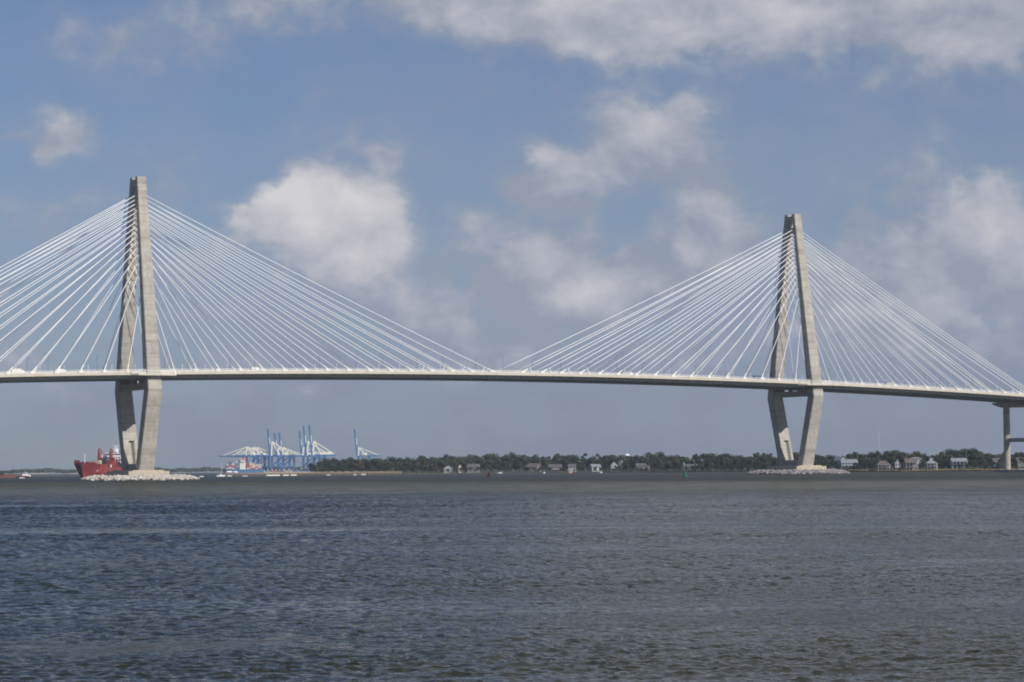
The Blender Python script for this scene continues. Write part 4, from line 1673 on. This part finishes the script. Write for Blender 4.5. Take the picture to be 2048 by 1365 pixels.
house(895, 30, 'small white house at the left end of the shore houses', 10, 5.5, 'wall_white', 'roof_grey', 'front', rows=2, d=9)
house(916, 28, 'narrow cream house between two grey ones', 4.2, 6.5, 'wall_cream', 'roof_grey', 'front', rows=2, d=7, rz=R(25), roof_h=3)
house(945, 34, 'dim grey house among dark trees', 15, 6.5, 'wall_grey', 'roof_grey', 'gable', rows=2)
house(1066, 30, 'large house with a wide brown roof and pale gable end', 17, 6.5, 'wall_pink', 'roof_brown', 'gable', rows=2, d=14, roof_h=5, chimney=8.2, rz=R(-28))
house(1108, 36, 'long grey house with a cream front', 18, 6.5, 'wall_pink', 'roof_grey', 'gable', rows=2, porch=1, roof_h=3.5)
house(1142, 34, 'white house half hidden by trees with a grey roof', 10, 6.5, 'wall_white', 'roof_grey', 'gable', rows=2, roof_h=3.5)
house(1160, 62, 'white gable with a brick chimney behind the grey roofed house', 5.5, 9.5, 'wall_white', 'roof_brown', 'front', rows=3, chimney=-2.2)
house(1188, 32, 'split white house on two levels', 13, 6.5, 'wall_white', 'roof_metal', 'gable', rows=2, rz=R(20))
house(1226, 30, 'bright white house with a steep front gable and white chimney', 9, 8.5, 'wall_white', 'roof_grey', 'front', rows=2, roof_h=5, porch=1)
house(1239, 60, 'white chimneyed house peeping out behind the steep gable', 5, 9.5, 'wall_white', 'roof_grey', 'gable', rows=3, chimney=2.0)
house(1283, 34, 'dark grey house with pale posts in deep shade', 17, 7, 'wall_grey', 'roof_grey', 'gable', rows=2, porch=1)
house(1375, 32, 'white house with a long two storey porch and grey roof', 13, 5.6, 'wall_white', 'roof_grey', 'gable', rows=2, porch=2, chimney=-6.0, d=11, roof_h=2.8)
house(1399, 70, 'small white gable behind the two storey porch house', 5, 8.5, 'wall_white', 'roof_grey', 'gable', rows=3, roof_h=1.6, chimney=-1.5)
house(1695, 28, 'long pale blue house with white gables near the right tower', 15, 4.8, 'wall_blue', 'roof_metal', 'gable', rows=2, porch=1, stilts=2.2, chimney=-2.0)
house(1677, 60, 'bright white gable beside the pale blue house', 6, 9.5, 'wall_white', 'roof_metal', 'front', rows=2, rz=R(35), roof_h=3.5)
house(1763, 22, 'dusty pink house with a broad hipped roof and dark porch', 11.6, 5.0, 'wall_pink', 'roof_brown', 'hip', rows=2, porch=2, roof_h=3.5, chimney=-3.0)
house(1791, 56, 'little white gable between the pink house and the brown house', 5, 6.5, 'wall_white', 'roof_metal', 'front', rows=2)
house(1817, 30, 'brown roofed house with a pale upper storey on posts', 9.6, 4.2, 'wall_pink', 'roof_brown', 'gable', rows=1, stilts=2.8, porch=1, chimney=-3.5)
house(1829, 62, 'white flat roofed house looking over the brown roofed one', 9, 10.5, 'wall_white', 'roof_metal', 'hip', rows=3, roof_h=1.0)
house(1859, 24, 'white two storey house with a cupola and full porches', 9.2, 5.2, 'wall_white', 'roof_metal', 'hip', rows=2, porch=2, cupola=True, roof_h=2.2, stilts=0.8)
house(1914, 24, 'pale house on tall posts with a wide metal roof', 13, 3.2, 'wall_blue', 'roof_metal', 'gable', rows=1, stilts=4.2, porch=1, roof_h=2.6)
house(1994, 34, 'grey house partly hidden by trees left of the bridge pier', 10, 6.5, 'wall_grey', 'roof_grey', 'gable', rows=2)
house(2006, 30, 'tall narrow cream house touching the bridge pier', 4.5, 7.5, 'wall_cream', 'roof_grey', 'front', rows=3, rz=R(20))
house(2046, 60, 'long grey roofed house right of the bridge pier', 14, 7.0, 'wall_grey', 'roof_brown', 'gable', rows=2)
for px, dist, w, h, lab in ((70, 6050, 34, 6, 'long white building on the far left shore above the tugboat'), (88, 6080, 14, 7, 'short white building on the far left shore'), (146, 6050, 18, 6, 'white building on the far shore just left of the red ship'), (120, 6080, 9, 6, 'tiny white building alone on the far left shore')):
    x, y = ground_at(px, dist)
    t = thing('waterfront_building', lab, 'building', (x, y, 4.0), 0.1, 'white buildings on the far left shore')
    m = MB()
    m.box(-w / 2, w / 2, -5, 5, -3, h)
    m.build('wall', M['wall_white'], t)
    m = MB()
    m.loft([[(s, -5.6, h), (s, 5.6, h), (s, 0, h + 2.4)] for s in (w / 2 + 0.5, -w / 2 - 0.5)])
    m.build('roof', M['roof_brown'], t)
    m = MB()
    for q in range(int(w / 5)):
        m.box(-w / 2 + 1.5 + q * 5, -w / 2 + 3.5 + q * 5, -5.08, -5.0, 1.0, 4.0)
    m.build('window', M['glass'], t)

# water tower and radio mast
x, y = ground_at(1252, 3350)
t = thing('water_tower', 'white water tower just showing above the trees', 'water tower', (x, y, 1.2))
m = MB()
m.sphere((0, 0, 20.6), 3.6, 3.6, 2.6, 18, 10)
m.build('tank', M['white'], t, smooth=True)
m = MB()
m.tube([(0, 0, 0), (0, 0, 4), (0, 0, 19)], [2.0, 1.0, 1.0], 12)
m.build('stem', M['white'], t)
x, y = ground_at(1756, 3300)
t = thing('radio_mast', 'thin white radio mast above the trees right of the right tower', 'radio mast', (x, y, 1.2))
m = MB()
for k in range(3):
    a = 2.094 * k
    m.bar((0.45 * math.cos(a), 0.45 * math.sin(a), 0), (0.30 * math.cos(a), 0.30 * math.sin(a), 47), 0.05)
for q in range(24):
    z = q * 2.0
    a, b = 2.094 * (q % 3), 2.094 * ((q + 1) % 3)
    m.bar((0.42 * math.cos(a), 0.42 * math.sin(a), z), (0.42 * math.cos(b), 0.42 * math.sin(b), z + 2), 0.035)
m.build('lattice', M['white'], t)
m = MB()
m.tube([(0, 0, 46.5), (0, 0, 52)], [0.12, 0.06], 6)
m.build('antenna', M['white'], t)


# ------------------------------------------------------------------ trees
def crown_mesh(h, w, base, n_clump, n_leaf, seed, lean=0.0):
    """leaf clumps spread through an uneven dome; many small faces per clump"""
    rg = np.random.default_rng(seed)
    V, Fc = [], []
    cz0, cz1 = base, h
    cl = []
    for i in range(n_clump):
        a = rg.uniform(0, 2 * math.pi)
        f = math.sqrt(rg.uniform(0, 1))
        zz = rg.uniform(0, 1) ** 0.8
        rad = w / 2 * math.sqrt(max(0.08, 1 - (zz * 1.05 - 0.25) ** 2 * 1.3)) * f * 0.85
        cl.append((rad * math.cos(a), rad * math.sin(a), cz0 + (cz1 - cz0) * (0.12 + 0.74 * zz), rg.uniform(0.13, 0.24) * w))
    for (cx, cy, cz, r) in cl:
        d = rg.normal(0, 1, (n_leaf, 3))
        d /= np.linalg.norm(d, axis=1)[:, None]
        rr = r * rg.uniform(0.55, 1.08, n_leaf)
        P = d * rr[:, None] * np.array([1, 1, 0.75]) + np.array([cx, cy, cz])
        for p, q in zip(P, d):
            nrm = q + rg.normal(0, 0.5, 3)
            nrm /= np.linalg.norm(nrm)
            s = np.cross(nrm, [0.3, 0.2, 1.0])
            s /= np.linalg.norm(s) + 1e-9
            tt = np.cross(nrm, s)
            e = rg.uniform(0.35, 0.75)
            o = len(V)
            V += [tuple(p - s * e), tuple(p + tt * e * 0.7), tuple(p + s * e), tuple(p - tt * e * 0.7)]
            Fc.append((o, o + 1, o + 2, o + 3))
    return V, Fc


def tree_proto(name, h, w, base, leaf, seed, clumps=16, leaves=95):
    t = thing(name, 'tree', 'tree')
    V, Fc = crown_mesh(h, w, base, clumps, leaves, seed)
    m = MB()
    m.v, m.f = V, Fc
    m.build('crown', M[leaf], t)
    m = MB()
    rg = random.Random(seed)
    m.tube([(0, 0, -0.3), (0.1, 0, base * 0.6), (0.25, 0.1, base * 1.2), (0.1, 0.2, h * 0.75)], [0.55, 0.42, 0.34, 0.1], 7)
    for k in range(4):
        a = rg.uniform(0, 6.28)
        z0 = base * rg.uniform(0.7, 1.3)
        m.tube([(0.15, 0, z0), (w * 0.18 * math.cos(a), w * 0.18 * math.sin(a), z0 + h * 0.15), (w * 0.34 * math.cos(a), w * 0.34 * math.sin(a), z0 + h * 0.28)], [0.26, 0.17, 0.06], 5)
    m.build('trunk', M['bark'], t)
    return t


PROTOS = []
for i in range(5):
    PROTOS.append(('dark', tree_proto('oak_tree', 15 + i * 0.6, 13 + i * 0.9, 3.2, 'leaf_dark', 20 + i)))
for i in range(3):
    PROTOS.append(('green', tree_proto('shade_tree', 14.5 + i, 11 + i, 3.0, 'leaf_mid', 40 + i)))
for i in range(2):
    PROTOS.append(('pine', tree_proto('pine_tree', 19 + i, 8, 8.0, 'leaf_dark', 60 + i, 11, 80)))
for i in range(2):
    PROTOS.append(('rusty', tree_proto('autumn_tree', 12.5 + i, 10, 2.5, 'leaf_rust', 70 + i)))
BYKIND = {}
for kd, o in PROTOS:
    BYKIND.setdefault(kd, []).append(o)
LOOK = {'dark': 'dark oak', 'green': 'green tree', 'pine': 'tall dark pine', 'rusty': 'rusty brown tree'}
ZONES = [(668, 'at the tip of the wood'), (760, 'below the lone crane'), (860, 'right of the lone crane'),
         (960, 'among the small grey houses'), (1045, 'behind the red buoy'), (1130, 'round the wide brown roof'),
         (1205, 'round the split white house'), (1300, 'round the steep white gable'), (1420, 'round the porch house'),
         (1540, 'left of the right tower'), (1660, 'behind the right tower'), (1735, 'round the pale blue house'), (1800, 'round the dusty pink house'),
         (1885, 'round the cupola house'), (1970, 'round the house on posts'), (2100, 'round the bridge pier'), (9999, 'beyond the bridge pier')]
USED = set()
TREES = []


def plant(kd, px, dist, sc, row='', where=None):
    o = random.choice(BYKIND[kd])
    x, y = ground_at(px, dist)
    z = [zn for lim, zn in ZONES if px < lim][0] if where is None else where
    s = (sc * random.uniform(0.9, 1.12), sc * random.uniform(0.9, 1.12), sc)
    if o.name in USED:
        c = copy_tree(o, (x, y, 0.9), random.uniform(0, 6.28), 'tree', None, s)
    else:
        USED.add(o.name)
        kids(o)
        o.location = (x, y, 0.9)
        o.scale = s
        c = o
    c['group'] = 'trees of the wooded shore'
    TREES.append((('%s %s %s' % (LOOK[kd], row, z)).replace('  ', ' '), px, c))


def label_trees():
    seen = {}
    for lab, px, c in sorted(TREES, key=lambda q: q[1]):
        seen.setdefault(lab, []).append(c)
    for lab, cs in seen.items():
        for i, c in enumerate(cs):
            c['label'] = lab if len(cs) == 1 else '%s, %s from the left' % (lab, ORD[i]) if i else '%s, leftmost' % lab


# height of the wood's skyline over the horizon along the photograph, in 2048-pixel units
SKY_X = [618, 640, 700, 760, 850, 950, 1040, 1150, 1250, 1350, 1450, 1550, 1650, 1720, 1800, 1900, 2000, 2100]
SKY_Y = [926, 919, 917, 916, 913, 912, 908, 909, 910, 911, 910, 909, 909, 908, 906, 904, 905, 903]
HOUSE_PX = [895, 916, 945, 1066, 1108, 1142, 1188, 1226, 1283, 1375, 1695, 1763, 1817, 1859, 1914, 2000]


def sky_height(px, dist):
    hz = HORIZON - ROLL * (px - 1024)
    return (hz - float(np.interp(px, SKY_X, SKY_Y))) * dist / F_PX + EYE


def pick(px):
    r = random.random()
    if px < 900:
        return 'dark' if r < 0.66 else 'green' if r < 0.93 else 'rusty'
    if px > 1640:
        return 'dark' if r < 0.48 else 'green' if r < 0.72 else 'rusty' if r < 0.9 else 'pine'
    return 'dark' if r < 0.66 else 'green' if r < 0.84 else 'rusty' if r < 0.89 else 'pine'


BASEH = {'dark': 16.0, 'green': 15.5, 'pine': 19.5, 'rusty': 13.0}
count = 0
for row, back, step in ((0, 120, 15.0), (1, 85, 15.5), (2, 50, 17.0)):
    px = 622 + row * 4.0
    while px < 2085:
        dist = shore_dist(px) + back + random.uniform(-10, 10)
        kd = pick(px)
        H = sky_height(px, dist)
        if row == 0:
            s = H / BASEH[kd] * random.uniform(0.84, 1.09)
        elif row == 1:
            s = H / BASEH[kd] * random.uniform(0.72, 0.92)
        else:
            s = H / BASEH[kd] * random.uniform(0.55, 0.78)
        if px < 650:
            s *= 0.9
        if not (row == 2 and min(abs(px - h) for h in HOUSE_PX) < 11 and random.random() < 0.6):
            plant(kd, px, dist, s, ('on the skyline', 'below the skyline', 'low down')[row])
            count += 1
        px += step * random.uniform(0.75, 1.2) * (1.0 if px < 1400 else 1.12)
# front row at the water's edge, leaving gaps for the houses
px = 626
while px < 2080:
    gap = min(abs(px - h) for h in HOUSE_PX)
    if gap > 14 and random.random() < 0.8:
        dist = shore_dist(px) + random.uniform(14, 26)
        plant(pick(px) if random.random() < 0.5 else 'dark', px, dist, random.uniform(0.45, 0.72) * (1.0 if px < 900 else 0.8), 'at the water')
        count += 1
    px += random.uniform(12, 20)
# yellowish tree clump on the bank at the far left
for px, d_, s in ((-6, 2700, 0.62), (3, 2710, 0.5), (-16, 2720, 0.6)):
    plant('rusty', px, d_, s, '', 'on the bank behind the barge')
# low trees standing before the middle houses
for px in list(range(886, 960, 9)) + list(range(1046, 1420, 9)):
    dist = shore_dist(px) + random.uniform(10, 18)
    if random.random() < 0.9:
        plant('dark' if random.random() < 0.75 else 'green', px + random.uniform(-4, 4), dist, random.uniform(0.28, 0.46), 'before the houses')
label_trees()
fr = [ground_at(px, 2640) for px in range(-70, 22, 8)]
bk = [ground_at(px, 2780) for px in range(-70, 22, 8)]
land('left_bank', fr, bk, 1.0, M['soil'], 'low bank at the left edge behind the barge')


def leaf_band(name, mat, label, pts, h0, h1, n, size, depth, seed):
    """low mass of foliage following a line of (x, y)"""
    rg = np.random.default_rng(seed)
    pts = np.array(pts)
    seg = np.concatenate([[0], np.cumsum(np.linalg.norm(np.diff(pts, axis=0), axis=1))])
    V, Fc = [], []
    ph = rg.uniform(0, 6.28, 6)
    for i in range(n):
        s = rg.uniform(0, seg[-1])
        x = np.interp(s, seg, pts[:, 0])
        y = np.interp(s, seg, pts[:, 1]) + rg.uniform(0, depth)
        top = h0 + (h1 - h0) * (0.5 + 0.25 * math.sin(s * 0.031 + ph[0]) + 0.15 * math.sin(s * 0.083 + ph[1]) + 0.12 * math.sin(s * 0.21 + ph[2]))
        z = rg.uniform(0.2, 1.0) ** 0.7 * top
        nrm = np.array([rg.normal(0, 0.6), -0.6 + rg.normal(0, 0.5), 0.5 + rg.normal(0, 0.4)])
        nrm /= np.linalg.norm(nrm)
        a = np.cross(nrm, [0.2, 0.3, 1.0])
        a /= np.linalg.norm(a)
        b = np.cross(nrm, a)
        e = size * rg.uniform(0.6, 1.3)
        p = np.array([x, y, z + 1.0])
        o = len(V)
        V += [tuple(p - a * e), tuple(p + b * e * 0.7), tuple(p + a * e), tuple(p - b * e * 0.7)]
        Fc.append((o, o + 1, o + 2, o + 3))
    m = MB()
    m.v, m.f = V, Fc
    o = m.build(name, mat)
    return tag(o, label, kind='stuff')


line = [ground_at(px, shore_dist(px) + 95) for px in range(622, 2120, 20)]
leaf_band('undergrowth', M['leaf_dark'], 'dark undergrowth filling the wood behind the houses', line, 6.0, 9.0, 26000, 0.8, 70, 3)
line = [ground_at(px, shore_dist(px) + 36) for px in range(630, 2120, 20)]
leaf_band('garden_shrubs', M['leaf_dark'], 'low dark shrubs between the shore houses', line, 1.5, 3.2, 9000, 0.5, 8, 4)
line = [ground_at(px, shore_dist(px) + 2) for px in range(1600, 2150, 20)]
leaf_band('marsh_grass', M['marsh'], 'golden marsh grass along the water at the right', line, -0.2, 0.9, 9000, 0.45, 8, 5)
line = [(x, 6030 + 250 * math.sin(x * 0.002) + 300 * (x > -900)) for x in range(-2600, 2700, 50)]
leaf_band('far_woods', M['leaf_far'], 'far low woods on the horizon at the left', line, 7.0, 15.0, 60000, 2.2, 120, 6)


# ------------------------------------------------------------------ haze
def build_haze():
    m = MB()
    m.box(-8400, 8400, -8400, 8400, -2.2, 184.0)
    mat = bpy.data.materials.new('haze_air')
    mat.use_nodes = True
    nt = mat.node_tree
    nt.nodes.clear()
    out = nt.nodes.new('ShaderNodeOutputMaterial')
    vol = nt.nodes.new('ShaderNodeVolumePrincipled')
    vol.inputs['Color'].default_value = (0.68, 0.80, 1.0, 1)
    vol.inputs['Density'].default_value = 0.000032
    vol.inputs['Anisotropy'].default_value = 0.0
    nt.links.new(vol.outputs[0], out.inputs['Volume'])
    o = m.build('haze', mat)
    tag(o, 'thin pale harbour haze', kind='stuff')


build_haze()
